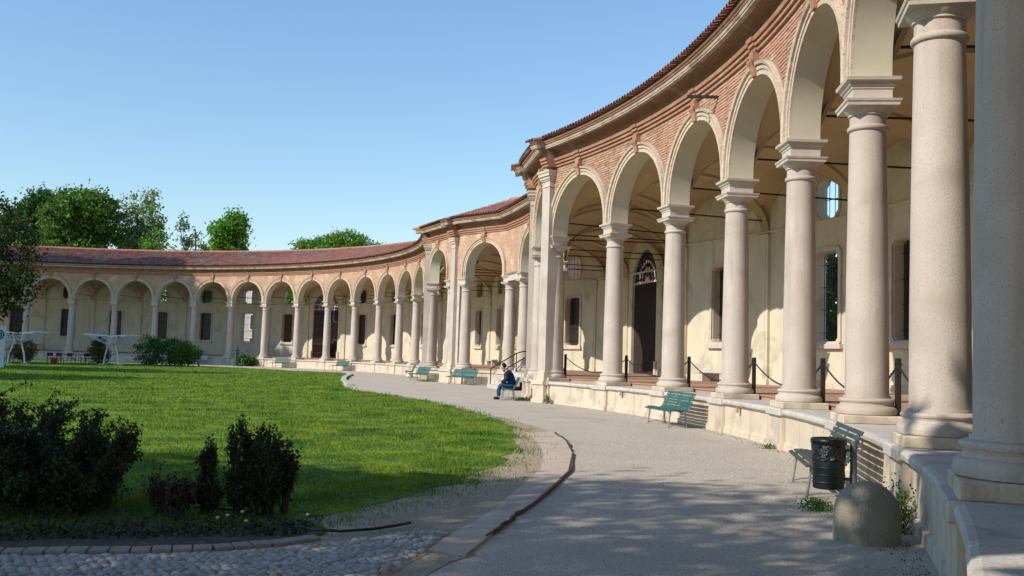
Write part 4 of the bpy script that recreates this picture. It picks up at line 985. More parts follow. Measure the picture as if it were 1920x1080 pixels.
# ================================================================== foliage
def leaf_mesh(name, centers, size, m, up=0.3, aspect=0.55, jit=0.5):
    c = np.asarray(centers, np.float32); n = len(c)
    d = RNG.normal(size=(n, 3)); d[:, 2] += up; d /= np.linalg.norm(d, axis=1, keepdims=True)
    e = RNG.normal(size=(n, 3)); e -= (e*d).sum(1, keepdims=True)*d; e /= np.linalg.norm(e, axis=1, keepdims=True)
    s = size*(1-jit/2+jit*RNG.random((n, 1))); a = d*s; b = e*s*aspect
    f_ = np.cross(d, e)*s*0.12
    V = np.stack([c-a*0.5, c+b*0.5+f_, c+a*0.5, c-b*0.5+f_], 1).reshape(-1, 3); F = np.arange(4*n).reshape(-1, 4)
    return np_mesh(name, V, F, m)
def crown_points(blobs, nclump, per, spread, hollow=0.55):
    P = []
    vol = np.array([b[1][0]*b[1][1]*b[1][2] for b in blobs])**(2/3); vol = vol/vol.sum()
    for (c, r), f in zip(blobs, vol):
        k = max(3, int(nclump*f)); d = RNG.normal(size=(k, 3)); d /= np.linalg.norm(d, axis=1, keepdims=True)
        rr = hollow+(1.02-hollow)*RNG.random((k, 1))**0.5
        cc = np.array(c)+d*np.array(r)*rr
        for q in cc:
            sp = spread*(0.6+0.8*RNG.random()); P.append(q+RNG.normal(size=(int(per*(0.5+RNG.random())), 3))*sp*np.array([1, 1, 0.7]))
    return np.concatenate(P)
def tree(name, label, base, trunk_h, tr, blobs, m, nclump=120, per=45, spread=0.5, leaf=0.4, group=None, limbs=7, cat='tree'):
    bx, by = base; t = thing(name, label, cat, (bx, by, 0), 0, group)
    top = max(b[0][2]+b[1][2]*0.5 for b in blobs)
    mb = MB(); pts = [(bx+0.12*math.sin(k*1.7), by+0.1*math.cos(k*1.3), -0.1+k/6*(top)) for k in range(7)]
    mb.tube(pts, [tr*(1-0.13*k) for k in range(7)], 9)
    obj('trunk', mb.mesh('trunk', 'bark', True), t)
    mb = MB()
    for k in range(limbs):
        b = blobs[k % len(blobs)]; z0 = trunk_h*(0.75+0.5*random.random()); d = RNG.normal(size=3); d /= np.linalg.norm(d)
        e = np.array(b[0])+d*np.array(b[1])*0.75; s = np.array((bx, by, min(z0, e[2]))); mid = s*0.5+e*0.5+np.array((0, 0, 0.6))
        mb.tube([tuple(s), tuple(mid), tuple(e)], [tr*0.5, tr*0.3, tr*0.08], 6)
    obj('limbs', mb.mesh('limbs', 'bark', True), t)
    obj('crown', leaf_mesh('crown', crown_points(blobs, nclump, per, spread), leaf, m), t)
    return t
BT = 'trees rising behind the far arcade'
def blobs_round(x, y, z, rx, rz, n, seed, fill=0.55):
    r = np.random.default_rng(seed); out = [((x, y, z), (rx*fill*1.2, rx*fill*1.2, rz*fill*1.25))]
    for k in range(n):
        d = r.normal(size=3); d /= np.linalg.norm(d); out.append(((x+d[0]*rx*0.6, y+d[1]*rx*0.6, z+d[2]*rz*0.62), (rx*0.42, rx*0.42, rz*0.38)))
    return out
Y = 128
tree('broadleaf_tree', 'dark green tree behind the far roof, right behind the tree at the left edge', (-63.5, Y), 6, 0.5, blobs_round(-64.0, Y, 15.5, 4.6, 6.6, 10, 1), 'leaf_dark', 330, 55, 0.6, 0.55, BT)
tree('broadleaf_tree', 'tall dense dark tree above the far roof, bulkiest of the row', (-57.0, Y-4), 6, 0.5, blobs_round(-56.0, Y-4, 15.2, 5.3, 7.0, 12, 2), 'leaf', 420, 55, 0.6, 0.55, BT)
tree('broadleaf_tree', 'small bright green tree squeezed left of the bulkiest tree above the far roof', (-60.6, Y-8), 5, 0.3, blobs_round(-60.2, Y-8, 12.2, 2.2, 3.6, 6, 3), 'leaf_bright', 80, 40, 0.45, 0.45, BT)
tree('broadleaf_tree', 'pale feathery tree with two upright tops above the far roof', (-50.0, Y), 6, 0.4, [((-51.2, Y, 17.5), (1.5, 1.6, 4.2)), ((-48.3, Y, 17.8), (1.5, 1.6, 4.2)), ((-50, Y, 14), (2.8, 2.4, 4)), ((-49, Y, 15), (2.4, 2, 3.4))], 'leaf_pale', 190, 48, 0.45, 0.45, BT)
tree('broadleaf_tree', 'low yellow-green tree between the feathery tree and the spiky one', (-45.8, Y-3), 5, 0.3, blobs_round(-45.8, Y-3, 13.2, 2.3, 4.3, 6, 5), 'leaf_bright', 70, 38, 0.4, 0.4, BT)
tree('broadleaf_tree', 'thin spiky tree with bare twigs above the far roof', (-42.8, Y+2), 6, 0.3, [((-44.5, Y+2, 15.5), (0.8, 1, 4.2)), ((-43, Y+2, 14.0), (1.3, 1.2, 3.0)), ((-41.3, Y+2, 13.6), (1.0, 1, 3.2)), ((-42, Y+2, 12.3), (2.2, 1.6, 1.8))], 'leaf_pale', 110, 26, 0.4, 0.4, BT, limbs=16)
tree('broadleaf_tree', 'lone rounded bright green tree above the middle of the far roof', (-37.6, Y), 6, 0.35, blobs_round(-37.6, Y, 15.6, 2.5, 5.0, 9, 6), 'leaf_bright', 250, 50, 0.42, 0.42, BT)
Y = 150
tree('broadleaf_tree', 'wide low bright green tree top right of the gap above the far roof', (-29.6, Y), 8, 0.4, [((-31.0, Y, 16.6), (2.8, 2.5, 2.3)), ((-28.3, Y, 16.9), (2.8, 2.5, 2.4)), ((-25.6, Y, 17.2), (3.2, 2.5, 2.9)), ((-23.0, Y, 16.6), (2.6, 2.2, 2.1))], 'leaf_bright', 340, 50, 0.45, 0.42, BT)
tree('broadleaf_tree', 'small darker tree end of the wide low tree above the far roof', (-20.0, Y+3), 8, 0.3, [((-20.2, Y+3, 15.8), (2.2, 2, 1.9)), ((-17.6, Y+3, 15.4), (1.6, 1.6, 1.3))], 'leaf', 70, 40, 0.4, 0.4, BT)
# greenery in the street behind the near arcade, seen through its windows
tree('broadleaf_tree', 'green tree seen through the barred window of the near arcade', (11.2, 35.0), 2, 0.2, [((11.2, 35.0, 3.3), (1.8, 1.6, 2.6)), ((10.2, 34.6, 2.8), (1.2, 1.2, 2.2))], 'leaf', 260, 50, 0.35, 0.24, 'trees in the street behind the near arcade')
tree('broadleaf_tree', 'green tree seen through the barred windows at the right edge', (15.5, 21.0), 2, 0.2, [((15.2, 21.6, 3.2), (2.0, 2.2, 2.4))], 'leaf_dark', 100, 45, 0.35, 0.22, 'trees in the street behind the near arcade')
tree('broadleaf_tree', 'bright green tree seen through the round opening left of the far gate', (-23.5, 103), 4, 0.25, blobs_round(-23.2, 103, 7.0, 1.6, 2.2, 5, 8), 'leaf_bright', 60, 40, 0.4, 0.35, 'trees in the street behind the far arcade')
tree('broadleaf_tree', 'green tree seen through the oculus near the left end of the far arcade', (-37.2, 106), 4, 0.25, blobs_round(-37.0, 106, 6.8, 2.0, 2.4, 5, 9), 'leaf', 60, 40, 0.4, 0.35, 'trees in the street behind the far arcade')
# tree at the left edge, in front of the far arcade
tree('broadleaf_tree', 'shaded dark olive-green tree at the left edge in front of the far arcade', (-29.2, 54), 2.4, 0.14, [((-29.9, 54, 8.0), (1.9, 1.9, 2.2)), ((-28.3, 54.3, 6.6), (1.5, 1.5, 1.9)), ((-27.6, 54, 4.7), (1.0, 1.1, 1.5)), ((-30.0, 53.6, 5.2), (1.8, 1.5, 2.4)), ((-28.9, 54, 4.0), (1.3, 1.2, 1.3)), ((-30.1, 54, 3.2), (1.2, 1.2, 1.3))], 'leaf_shaded', 270, 46, 0.3, 0.2, limbs=14)
# trees of the garden that stand outside the picture on the left and behind, whose shade falls into it
SG = 'garden trees outside the picture that shade the foreground'
def shade_tree(sx, sy, z, rx, rz, lab, seed, ncl=150, per=42, leaf=0.45, zt=0.0):
    k = (z-zt)/math.tan(SUN_EL); x = sx-k*math.sin(SUN_AZ); y = sy-k*math.cos(SUN_AZ)
    tree('broadleaf_tree', lab, (x, y), max(2.5, z-rz), 0.3, blobs_round(x, y, z, rx, rz, 10, seed), 'leaf', ncl, per, 0.55, leaf, SG)
shade_tree(-2.3, 7.6, 9.0, 4.7, 4.2, 'large leafy garden tree left of the viewer, shading the cobbles and near gravel', 21, 235, 60, 0.25)
shade_tree(-8.0, 8.2, 9.5, 5.4, 4.5, 'large leafy garden tree far left of the viewer, shading the dark shrubs', 22, 300, 55, 0.5)
shade_tree(3.2, 5.6, 8.8, 2.5, 3.3, 'leafy garden tree behind the viewer, shading the cropped column', 23, 170, 50, 0.42, zt=3.2)
shade_tree(-25, 44, 9.5, 5.5, 4.5, 'leafy garden tree left of the picture, shading the middle of the lawn', 24, 260, 50, 0.55)
shade_tree(-31, 60, 13.0, 5.5, 5.5, 'leafy garden tree left of the picture, shading the lawn before the canopies', 25, 300, 50, 0.55)
shade_tree(-43, 90, 19.0, 7.5, 7.5, 'tall leafy garden tree left of the picture, shading the left end of the far arcade', 26, 520, 60, 0.75, zt=5)
shade_tree(-36, 91.5, 22.5, 6.5, 7.0, 'tallest leafy garden tree left of the picture, shading the far arcade columns', 27, 460, 60, 0.75, zt=5)
shade_tree(-33.5, 75, 17.0, 5.0, 5.0, 'leafy garden tree left of the picture, shading the white canopies', 29, 300, 52, 0.6, zt=1.5)
shade_tree(-31, 91, 23.0, 4.2, 5.5, 'slender tall garden tree left of the picture, shading one far arch', 28, 260, 50, 0.7, zt=3)

# shrubs in the dark foreground
def shrub(name, label, stems, m, nleaf, leaf, cat='shrub', group=None, lean=0.25):
    """stems: (x, y, height, radius): upright leafy shoots"""
    bx, by = stems[0][0], stems[0][1]; t = thing(name, label, cat, (bx, by, 0), 0, group); mb = MB(); P = []
    for (x, y, h, r) in stems:
        for k in range(9):
            a = random.uniform(0, 2*PI); l = random.uniform(0.55, 1.0); tip = Vector((x+math.cos(a)*r*0.8, y+math.sin(a)*r*0.8, h*l)); b0 = Vector((x+random.uniform(-.04, .04), y+random.uniform(-.04, .04), 0)); mid = b0.lerp(tip, 0.5)+Vector((0, 0, 0.05*h))
            mb.tube([b0, mid, tip], [0.012, 0.008, 0.003], 5)
            for j in range(5):      # side shoots thick with small leaves
                s = 0.25+0.75*random.random(); p = (b0.lerp(mid, s*2) if s < 0.5 else mid.lerp(tip, s*2-1)); e = p+Vector((random.gauss(0, r*0.35), random.gauss(0, r*0.35), abs(random.gauss(0.1, 0.08))))
                mb.tube([p, e], [0.005, 0.002], 4, False)
                n = int(nleaf/45); ts = RNG.random((n, 1)); P.append(np.array(p)*(1-ts)+np.array(e)*ts+RNG.normal(size=(n, 3))*0.02)
            n = int(nleaf/14); ts = RNG.random((n, 1))**0.6; P.append(np.array(mid)*(1-ts)+np.array(tip)*ts+RNG.normal(size=(n, 3))*0.028)
    obj('branches', mb.mesh('branches', 'bark'), t); obj('foliage', leaf_mesh('foliage', np.concatenate(P), leaf, m, up=0.6, aspect=0.45), t)
SH = 'dark shrubs in the shaded foreground'
shrub('evergreen_shrub', 'large dark shrub filling the lower left corner of the lawn', [(-4.7, 9.6, 0.98, 0.5), (-4.3, 8.85, 0.42, 0.4), (-4.9, 8.8, 0.45, 0.45), (-3.9, 9.0, 0.38, 0.32), (-4.4, 9.1, 0.65, 0.4), (-4.8, 9.05, 0.7, 0.4), (-4.25, 9.4, 0.93, 0.42), (-5.2, 9.8, 1.05, 0.5), (-3.95, 9.1, 0.68, 0.32), (-4.5, 9.0, 0.72, 0.45), (-4.0, 9.8, 0.86, 0.35), (-5.0, 9.2, 0.85, 0.5), (-4.1, 9.3, 0.5, 0.4), (-4.7, 8.9, 0.5, 0.4), (-5.6, 9.4, 1.0, 0.5), (-3.8, 9.4, 0.72, 0.28), (-4.4, 9.7, 0.95, 0.4)], 'leaf_shrub', 1500, 0.045, group=SH)
shrub('evergreen_shrub', 'dark upright shrub with two unequal tops on the lawn right of the big one', [(-2.40, 9.5, 0.86, 0.20), (-2.28, 9.45, 0.80, 0.18), (-2.56, 9.4, 0.92, 0.10), (-2.14, 9.5, 0.68, 0.13), (-2.38, 9.3, 0.42, 0.16), (-2.85, 9.3, 0.62, 0.07), (-2.78, 9.25, 0.32, 0.12), (-2.25, 9.35, 0.45, 0.14), (-2.42, 9.55, 0.78, 0.17), (-2.5, 9.3, 0.35, 0.14), (-2.3, 9.25, 0.3, 0.14)], 'leaf_shrub', 1000, 0.042, group=SH)
shrub('low_shrub', 'small reddish low shrub between the two dark shrubs', [(-3.12, 9.15, 0.33, 0.2), (-3.22, 9.2, 0.3, 0.16), (-3.0, 9.05, 0.28, 0.18)], 'leaf_red', 330, 0.04, group=SH)
# bushes by the canopies
tree('round_bush', 'round dark green bush in front of the far arcade, right of the canopies', (-27.9, 80), 0.6, 0.06, [((-28.4, 80, 1.1), (1.6, 1.2, 1.1)), ((-26.9, 80.2, 0.95), (1.1, 1, 0.95)), ((-29.8, 80.3, 1.15), (1.2, 1, 1.15))], 'leaf_dark', 120, 40, 0.25, 0.2, 'bushes by the canopies', cat='bush')
tree('round_bush', 'small lighter-leaved bush at the right end of the big bush by the arcade', (-26.2, 79), 0.5, 0.05, [((-26.4, 79, 0.95), (0.9, 0.8, 0.95))], 'leaf', 50, 40, 0.22, 0.18, 'bushes by the canopies', cat='bush')
tree('round_bush', 'conical bush just left of the right-hand canopy leg', (-32.3, 76.5), 0.6, 0.05, [((-32.3, 76.5, 0.8), (0.65, 0.6, 0.85)), ((-32.3, 76.5, 1.5), (0.4, 0.4, 0.6))], 'leaf_olive', 55, 40, 0.18, 0.16, 'bushes by the canopies', cat='bush')
tree('round_bush', 'low bush at the foot of the far arcade beside the pale bench', (-24.0, 88.5), 0.3, 0.04, [((-24.0, 88.5, 0.5), (0.9, 0.7, 0.5))], 'leaf_dark', 40, 40, 0.2, 0.18, 'bushes by the canopies', cat='bush')
tree('round_bush', 'dry straw-coloured bush behind the left canopy', (-36.6, 73.5), 0.4, 0.04, [((-36.6, 73.5, 0.9), (0.7, 0.6, 0.8))], 'straw', 45, 40, 0.2, 0.2, 'bushes by the canopies', cat='bush')
# weeds at the wall foot
def weed(label, x, y, h, r, m='weed', n=240, leaf=0.05, g='weeds at the podium foot'):
    P = RNG.normal(size=(n, 3))*np.array([r*0.5, r*0.5, h*0.28])+np.array([x, y, h*0.45]); P[:, 2] = np.abs(P[:, 2])
    o = obj('weed', leaf_mesh('weed', P-np.array([x, y, 0]), leaf, m, up=0.4), None, loc=(x, y, 0)); tag(o, label, 'weed', g)
    if h < 0.2: stuff(o)
weed('leafy green weed in the corner between the stone bollard and the podium', 3.80, 9.5, 0.42, 0.14, n=900, leaf=0.035)
weed('low green weed under the dark bench by the litter bin', 3.42, 10.75, 0.10, 0.22, n=420, leaf=0.03)
weed('low green weed at the front leg of the dark bench', 3.50, 11.2, 0.08, 0.14, n=240, leaf=0.028)
p = PA.P(0.18, -0.6); weed('small green weed at the foot of the corner pedestal', p.x, p.y, 0.32, 0.13)
p = PB.P(8.6, -0.9); weed('green weeds under the bench of the seated man', p.x, p.y, 0.14, 0.5, n=350)
p = PB.P(0.9, -1.3); weed('green weeds under the bench between two tall pilasters', p.x, p.y, 0.14, 0.6, n=350)
p = PA.P(4.05, -0.62); weed('tiny weed at the foot of the pedestal left of the litter bin', p.x, p.y, 0.1, 0.12, n=80)

# ================================================================== canopies, furniture, sign
def canopy(lab, x, y, rz):
    t = thing('white_canopy', lab, 'canopy', (x, y, 0), rz, 'white butterfly canopies on the far lawn')
    W, D = 1.75, 1.2; zt, zm = 2.35, 1.4
    for s in (-1, 1):      # each wing of cloth droops from its frame to the middle
        mb = MB(); N = 8
        for i in range(N+1):
            a = i/N
            for j in range(N+1):
                b = (j/N-0.5)*2; ww = 0.25+0.75*a
                mb.v.append((s*(0.15+(W-0.15)*a), b*D*ww, zm+(zt-zm)*a**0.75-0.25*math.sin(a*PI)*0.5+0.12*(b*b)*(1-a)))
        for i in range(N):
            for j in range(N): q_ = i*(N+1)+j; mb.f.append((q_, q_+1, q_+N+2, q_+N+1))
        obj('sail', mb.mesh('sail', 'white_cloth', True), t, loc=(0, 0, 0), world=False)
        fm = MB(); fm.tube([(s*0.35, -D*0.55, zt-0.12), (s*W, -D, zt), (s*W, D, zt), (s*0.35, D*0.55, zt-0.12)], 0.04, 6); obj('frame', fm.mesh('canopy_frame', 'white_paint'), t, loc=(0, 0, 0), world=False)
        obj('leg', MB().tube([(s*0.62, 0, 0.0), (s*0.50, 0, 0.8), (s*0.22, 0, 1.7), (s*0.38, 0, zt-0.12)], 0.06, 7).mesh('canopy_leg', 'white_paint'), t, loc=(0, 0, 0), world=False)
        obj('foot', MB().box((s*0.66, 0, 0.04), (0.45, 0.5, 0.07)).mesh('canopy_foot', 'white_paint'), t, loc=(0, 0, 0), world=False)
canopy('white butterfly canopy standing before the round bushes, right of the pair', -31.1, 76.0, -0.10)
canopy('white butterfly canopy beside the sign at the left edge, left of the pair', -36.2, 71.5, 0.05)
def chair(lab, x, y, rz):
    t = thing('garden_chair', lab, 'chair', (x, y, 0), rz, 'black garden chairs under the canopies')
    obj('seat', MB().box((0, 0, 0.45), (0.44, 0.44, 0.04)).mesh('chair_seat', 'chair_black'), t, loc=(0, 0, 0), world=False)
    obj('backrest', MB().box((0, -0.21, 0.72), (0.42, 0.03, 0.26)).mesh('chair_back', 'chair_black'), t, loc=(0, 0, 0), world=False)
    for a in (-1, 1):
        for b in (-1, 1): obj('leg', MB().tube([(a*0.2, b*0.2, 0), (a*0.19, b*0.2, 0.45 if b > 0 else 0.84)], 0.018, 5).mesh('chair_leg', 'chair_black'), t, loc=(0, 0, 0), world=False)
def gtable(lab, x, y, rz=0):
    t = thing('garden_table', lab, 'table', (x, y, 0), rz, 'black garden tables under the canopies')
    obj('tabletop', MB().box((0, 0, 0.72), (1.5, 0.8, 0.04)).mesh('table_top', 'chair_black'), t, loc=(0, 0, 0), world=False)
    for a in (-1, 1):
        for b in (-1, 1): obj('leg', MB().tube([(a*0.68, b*0.34, 0), (a*0.68, b*0.34, 0.71)], 0.022, 5).mesh('table_leg', 'chair_black'), t, loc=(0, 0, 0), world=False)
gtable('black garden table between the two white canopies', -34.0, 75.0, 0.1); gtable('black garden table right under the left canopy', -36.6, 72.5, 0.1); gtable('black garden table left of the conical bush', -33.3, 77.5, -0.1)
for k, (x, y, r, lab) in enumerate(((-35.0, 74.2, 0.3, 'black chair at the left end of the table between the canopies'), (-34.3, 74.3, 0.0, 'black chair at the front of the table between the canopies'), (-33.5, 74.4, -0.2, 'black chair at the front right of the table between the canopies'), (-32.9, 75.5, 1.5, 'black chair at the right end of the table between the canopies'), (-37.3, 71.4, 0.1, 'black chair near the sign under the left canopy'), (-36.4, 71.5, -0.2, 'black chair in front of the table under the left canopy'), (-33.2, 76.6, 0.1, 'black chair beside the conical bush'))): chair(lab, x, y, r)
tag(obj('red_planter', MB().lathe([(0.16, 0), (0.2, 0.04), (0.24, 0.45), (0.26, 0.5), (0.22, 0.5)], 12).mesh('red_planter', 'red_pot'), None, loc=(-33.0, 70.5, 0)), 'small red planter on the lawn before the black chairs', 'planter')
t = thing('banner_sign', 'pale blue upright sign with a dark round emblem at the left edge', 'sign', (-30.55, 58.4, 0), 0.1)
obj('panel', MB().box((-0.25, 0, 1.25), (0.95, 0.10, 2.5)).mesh('sign_panel', 'sign_face', bevel=0.01), t, loc=(0, 0, 0), world=False)
em = MB(); em.lathe([(0.30, -0.004), (0.30, 0.004)], 28); me = em.mesh('emblem', 'sign_blue'); me.transform(Matrix.Translation((-0.12, -0.056, 1.98)) @ Matrix.Rotation(PI/2, 4, 'X')); obj('emblem', me, t, loc=(0, 0, 0), world=False)
em = MB(); em.tube([(-0.12+0.2*math.cos(k*PI/12), -0.062, 1.98+0.2*math.sin(k*PI/12)) for k in range(25)], 0.02, 4, False); em.box((-0.12, -0.062, 1.98), (0.2, 0.006, 0.05)); em.box((-0.12, -0.064, 1.98), (0.05, 0.006, 0.2)); obj('emblem_mark', em.mesh('emblem_mark', 'sign_face'), t, loc=(0, 0, 0), world=False)
obj('foot', MB().box((-0.25, 0, 0.02), (1.2, 0.5, 0.04)).mesh('sign_foot', 'white_paint'), t, loc=(0, 0, 0), world=False)

# ================================================================== kerbs, cobbles, edging, hose
KB = thing('lawn_kerb', 'flat worn pinkish kerb curving round the near tip of the lawn', 'kerb', (1.0, 16.0, 0))
kin = [(0.37, 20.38), (0.58, 18.19), (0.61, 16.21), (0.49, 13.9), (0.24, 12.38), (-0.05, 10.55), (-0.24, 9.5), (-0.42, 8.89), (-0.62, 7.9)]
ko = [(0.93, 20.6), (1.1, 18.59), (1.07, 16.17), (0.86, 13.67), (0.56, 11.95), (0.3, 10.62), (0.09, 9.71), (-0.08, 8.81), (-0.30, 7.75)]
def lerp_line(L_, n):
    L_ = [Vector(p) for p in L_]; d = [0]
    for i in range(1, len(L_)): d.append(d[-1]+(L_[i]-L_[i-1]).length)
    out = []
    for k in range(n+1):
        s = d[-1]*k/n
        for i in range(1, len(L_)):
            if s <= d[i]+1e-9: f = (s-d[i-1])/(d[i]-d[i-1]); out.append(L_[i-1].lerp(L_[i], f)); break
    return out
NK = 44; a_ = lerp_line(kin, NK); b_ = lerp_line(ko, NK)
for s in range(11):
    mb = MB(); i0, i1 = s*4, s*4+4
    for i in range(i0, i1+1):
        p, q = a_[i], b_[i]
        if i in (i0, i1): f = (0.012 if i == i0 else -0.012); p = p.lerp(a_[min(max(i+(1 if f > 0 else -1), 0), NK)], 0.03); q = q.lerp(b_[min(max(i+(1 if f > 0 else -1), 0), NK)], 0.03)
        jz = random.uniform(-0.004, 0.004)
        for pt, z in ((p, 0.0), (p, 0.014+jz), (q, 0.026+jz), (q, 0.0)): mb.v.append((pt.x, pt.y, z))
    for i in range(4):
        for k in range(3): o = 4*i+k; mb.f.append((o, o+1, o+5, o+4))
    mb.f += [(0, 1, 2, 3), (16, 17, 18, 19)]
    obj('kerb_slab', mb.mesh('kerb_slab', 'kerb_stone'), KB)
def strip(name, lab, pts, h, m, th=0.012, par=None):
    mb = MB(); P_ = lerp_line(pts, 40)
    for i, p in enumerate(P_):
        d = (P_[min(i+1, 40)]-P_[max(i-1, 0)]).normalized(); n = Vector((-d.y, d.x))*th/2; hh = h*(0.85+0.15*math.sin(i*0.5)+0.12*random.random())
        if i in (0, 40): hh *= 0.3
        ln = Vector((d.y, -d.x))*0.008*math.sin(i*0.4)
        mb.v += [(p.x+n.x, p.y+n.y, 0), (p.x+n.x+ln.x, p.y+n.y+ln.y, hh), (p.x-n.x+ln.x, p.y-n.y+ln.y, hh), (p.x-n.x, p.y-n.y, 0)]
    for i in range(40):
        for k in range(3): o = 4*i+k; mb.f.append((o, o+1, o+5, o+4))
    return tag(obj(name, mb.mesh(name, m)), lab, 'edging', 'dark edging strips along the kerb')
strip('edging_strip', 'dark bent edging strip along the upper bend of the lawn kerb', [(0.98, 20.5), (1.125, 18.6), (1.10, 16.6)], 0.045, 'edging')
strip('edging_strip', 'long dark edging strip along the outer side of the lawn kerb', [(1.10, 16.3), (0.89, 13.67), (0.59, 11.95), (0.33, 10.62), (0.16, 9.9), (0.05, 9.66)], 0.042, 'edging', 0.022)
strip('edging_strip', 'short broken end of dark edging strip nearest the viewer', [(0.10, 9.62), (0.0, 9.2), (-0.06, 8.9), (-0.16, 8.5)], 0.045, 'edging', 0.02)
fk = [(-7.58, 45.55), (-8.45, 49.5), (-9.25, 53.5), (-10.1, 59.0), (-10.9, 66.0), (-12.2, 72.5)]
KF = thing('pale_kerb', 'pale stone kerb rounding the far tip of the lawn', 'kerb', (-9.3, 54, 0))
P_ = lerp_line(fk, 28)
for s in range(14):
    mb = MB(); p, q = P_[2*s], P_[2*s+2]; d = (q-p).normalized(); n = Vector((d.y, -d.x))*0.28
    pa, pb = p+d*0.01, q-d*0.01
    for z in (0, 0.10):
        for r in (pa, pb, pb+n, pa+n): mb.v.append((r.x, r.y, z))
    mb.f += [(4, 5, 6, 7), (0, 1, 5, 4), (1, 2, 6, 5), (2, 3, 7, 6), (3, 0, 4, 7)]
    obj('kerb_stone', mb.mesh('kerb_stone', 'pale_kerb'), KF)
# cobbled path
CPATH = obj('cobbled_path', flat_poly('cobbled_path', [(-6.2, 6.6), (-4.9, 6.93), (-3.65, 7.17), (-2.75, 7.33), (-2.21, 7.51), (-1.78, 7.73), (-1.34, 8.13), (-0.87, 8.61), (-0.42, 8.97), (-0.46, 8.55), (-0.61, 7.8), (-0.81, 7.03), (-1.05, 6.2), (-3, 5.7), (-6.4, 5.6)], 0.010, 'dirt')); struct(CPATH)
cob_poly = [(-4.9, 6.96), (-3.65, 7.19), (-2.75, 7.35), (-2.21, 7.52), (-1.78, 7.74), (-1.34, 8.12), (-0.87, 8.56), (-0.52, 8.80), (-0.53, 8.55), (-0.66, 7.8), (-0.86, 7.03), (-1.1, 6.3), (-4.6, 6.3)]
def cobble_mesh(seed):
    r = np.random.default_rng(seed); mb = MB(); n = 8; ph = r.random(n)*0.35+0.82
    for rr, z in ((1.0, -0.25), (0.98, 0.15), (0.72, 0.48), (0.3, 0.62)):
        for k in range(n): t = 2*PI*k/n; mb.v.append((rr*ph[k]*math.cos(t), rr*ph[k]*math.sin(t), z))
    for i in range(3):
        for k in range(n): k2 = (k+1) % n; mb.f.append((i*n+k, i*n+k2, (i+1)*n+k2, (i+1)*n+k))
    mb.f.append(tuple(3*n+k for k in range(n)))
    return mb
COBM = [cobble_mesh(k) for k in range(6)]; COBME = [m_.mesh('cobble', 'cobble', True) for m_ in COBM]
cl = []; s = 0.078; j = 0; y = 6.3
while y < 9.0:
    x = -4.9+(s*0.55 if j % 2 else 0)
    while x < -0.4: cl.append((x+random.gauss(0, 0.009), y+random.gauss(0, 0.007))); x += s*1.12
    y += s*0.86; j += 1
cl = np.array(cl); cl = cl[in_poly(cl, cob_poly)]
def cob_vis(p): return p[1] > 6.95 and abs(p[0])/p[1] < 0.53
cl = sorted(cl.tolist(), key=lambda p: (not cob_vis(p), p[1]+0.0*p[0]))
rest = MB()
for k, (x, y) in enumerate(cl):
    a = random.uniform(-0.5, 0.5)+0.6; sx, sy, sz = 0.046*random.uniform(0.85, 1.2), 0.037*random.uniform(0.85, 1.15), 0.045*random.uniform(0.8, 1.2); z = 0.012+random.uniform(-0.003, 0.004)
    if k < 300:
        o = bpy.data.objects.new('cobble', COBME[k % 6]); COL.objects.link(o); o.parent = CPATH; o.location = (x, y, z); o.scale = (sx, sy, sz); o.rotation_euler = (random.uniform(-.12, .12), random.uniform(-.12, .12), a)
    else:
        c_, s_ = math.cos(a), math.sin(a); m_ = COBM[k % 6]; rest.add([(x+c_*v[0]*sx-s_*v[1]*sy, y+s_*v[0]*sx+c_*v[1]*sy, z+v[2]*sz) for v in m_.v], m_.f)
stuff(obj('cobbles', rest.mesh('cobbles', 'cobble', True), CPATH))
eb = lerp_line([(-5.2, 7.02), (-3.78, 7.36), (-2.86, 7.55), (-2.29, 7.72), (-1.85, 7.98), (-1.57, 8.27)], 26)
for i in range(26):
    p, q = eb[i], eb[i+1]; d = q-p; c = (p+q)/2; o = obj('edging_brick', MB().box((0, 0, 0), (d.length-0.012, 0.15, 0.05)).mesh('edging_brick', 'cotto', bevel=0.006), CPATH, loc=(c.x, c.y, 0.012+random.uniform(-.004, .004)), rz=math.atan2(d.y, d.x)+random.uniform(-.03, .03), world=False)
tag(obj('garden_hose', MB().tube([(x, y, 0.045) for x, y in ((-3.0, 9.5), (-2.6, 9.4), (-2.21, 9.15), (-1.92, 8.72), (-1.68, 8.50), (-1.4, 8.45), (-1.15, 8.60), (-0.98, 8.8), (-0.86, 8.97))], 0.013, 8).mesh('garden_hose', 'hose', True)), 'thin black hose lying on the earth between shrub and cobbles', 'hose')

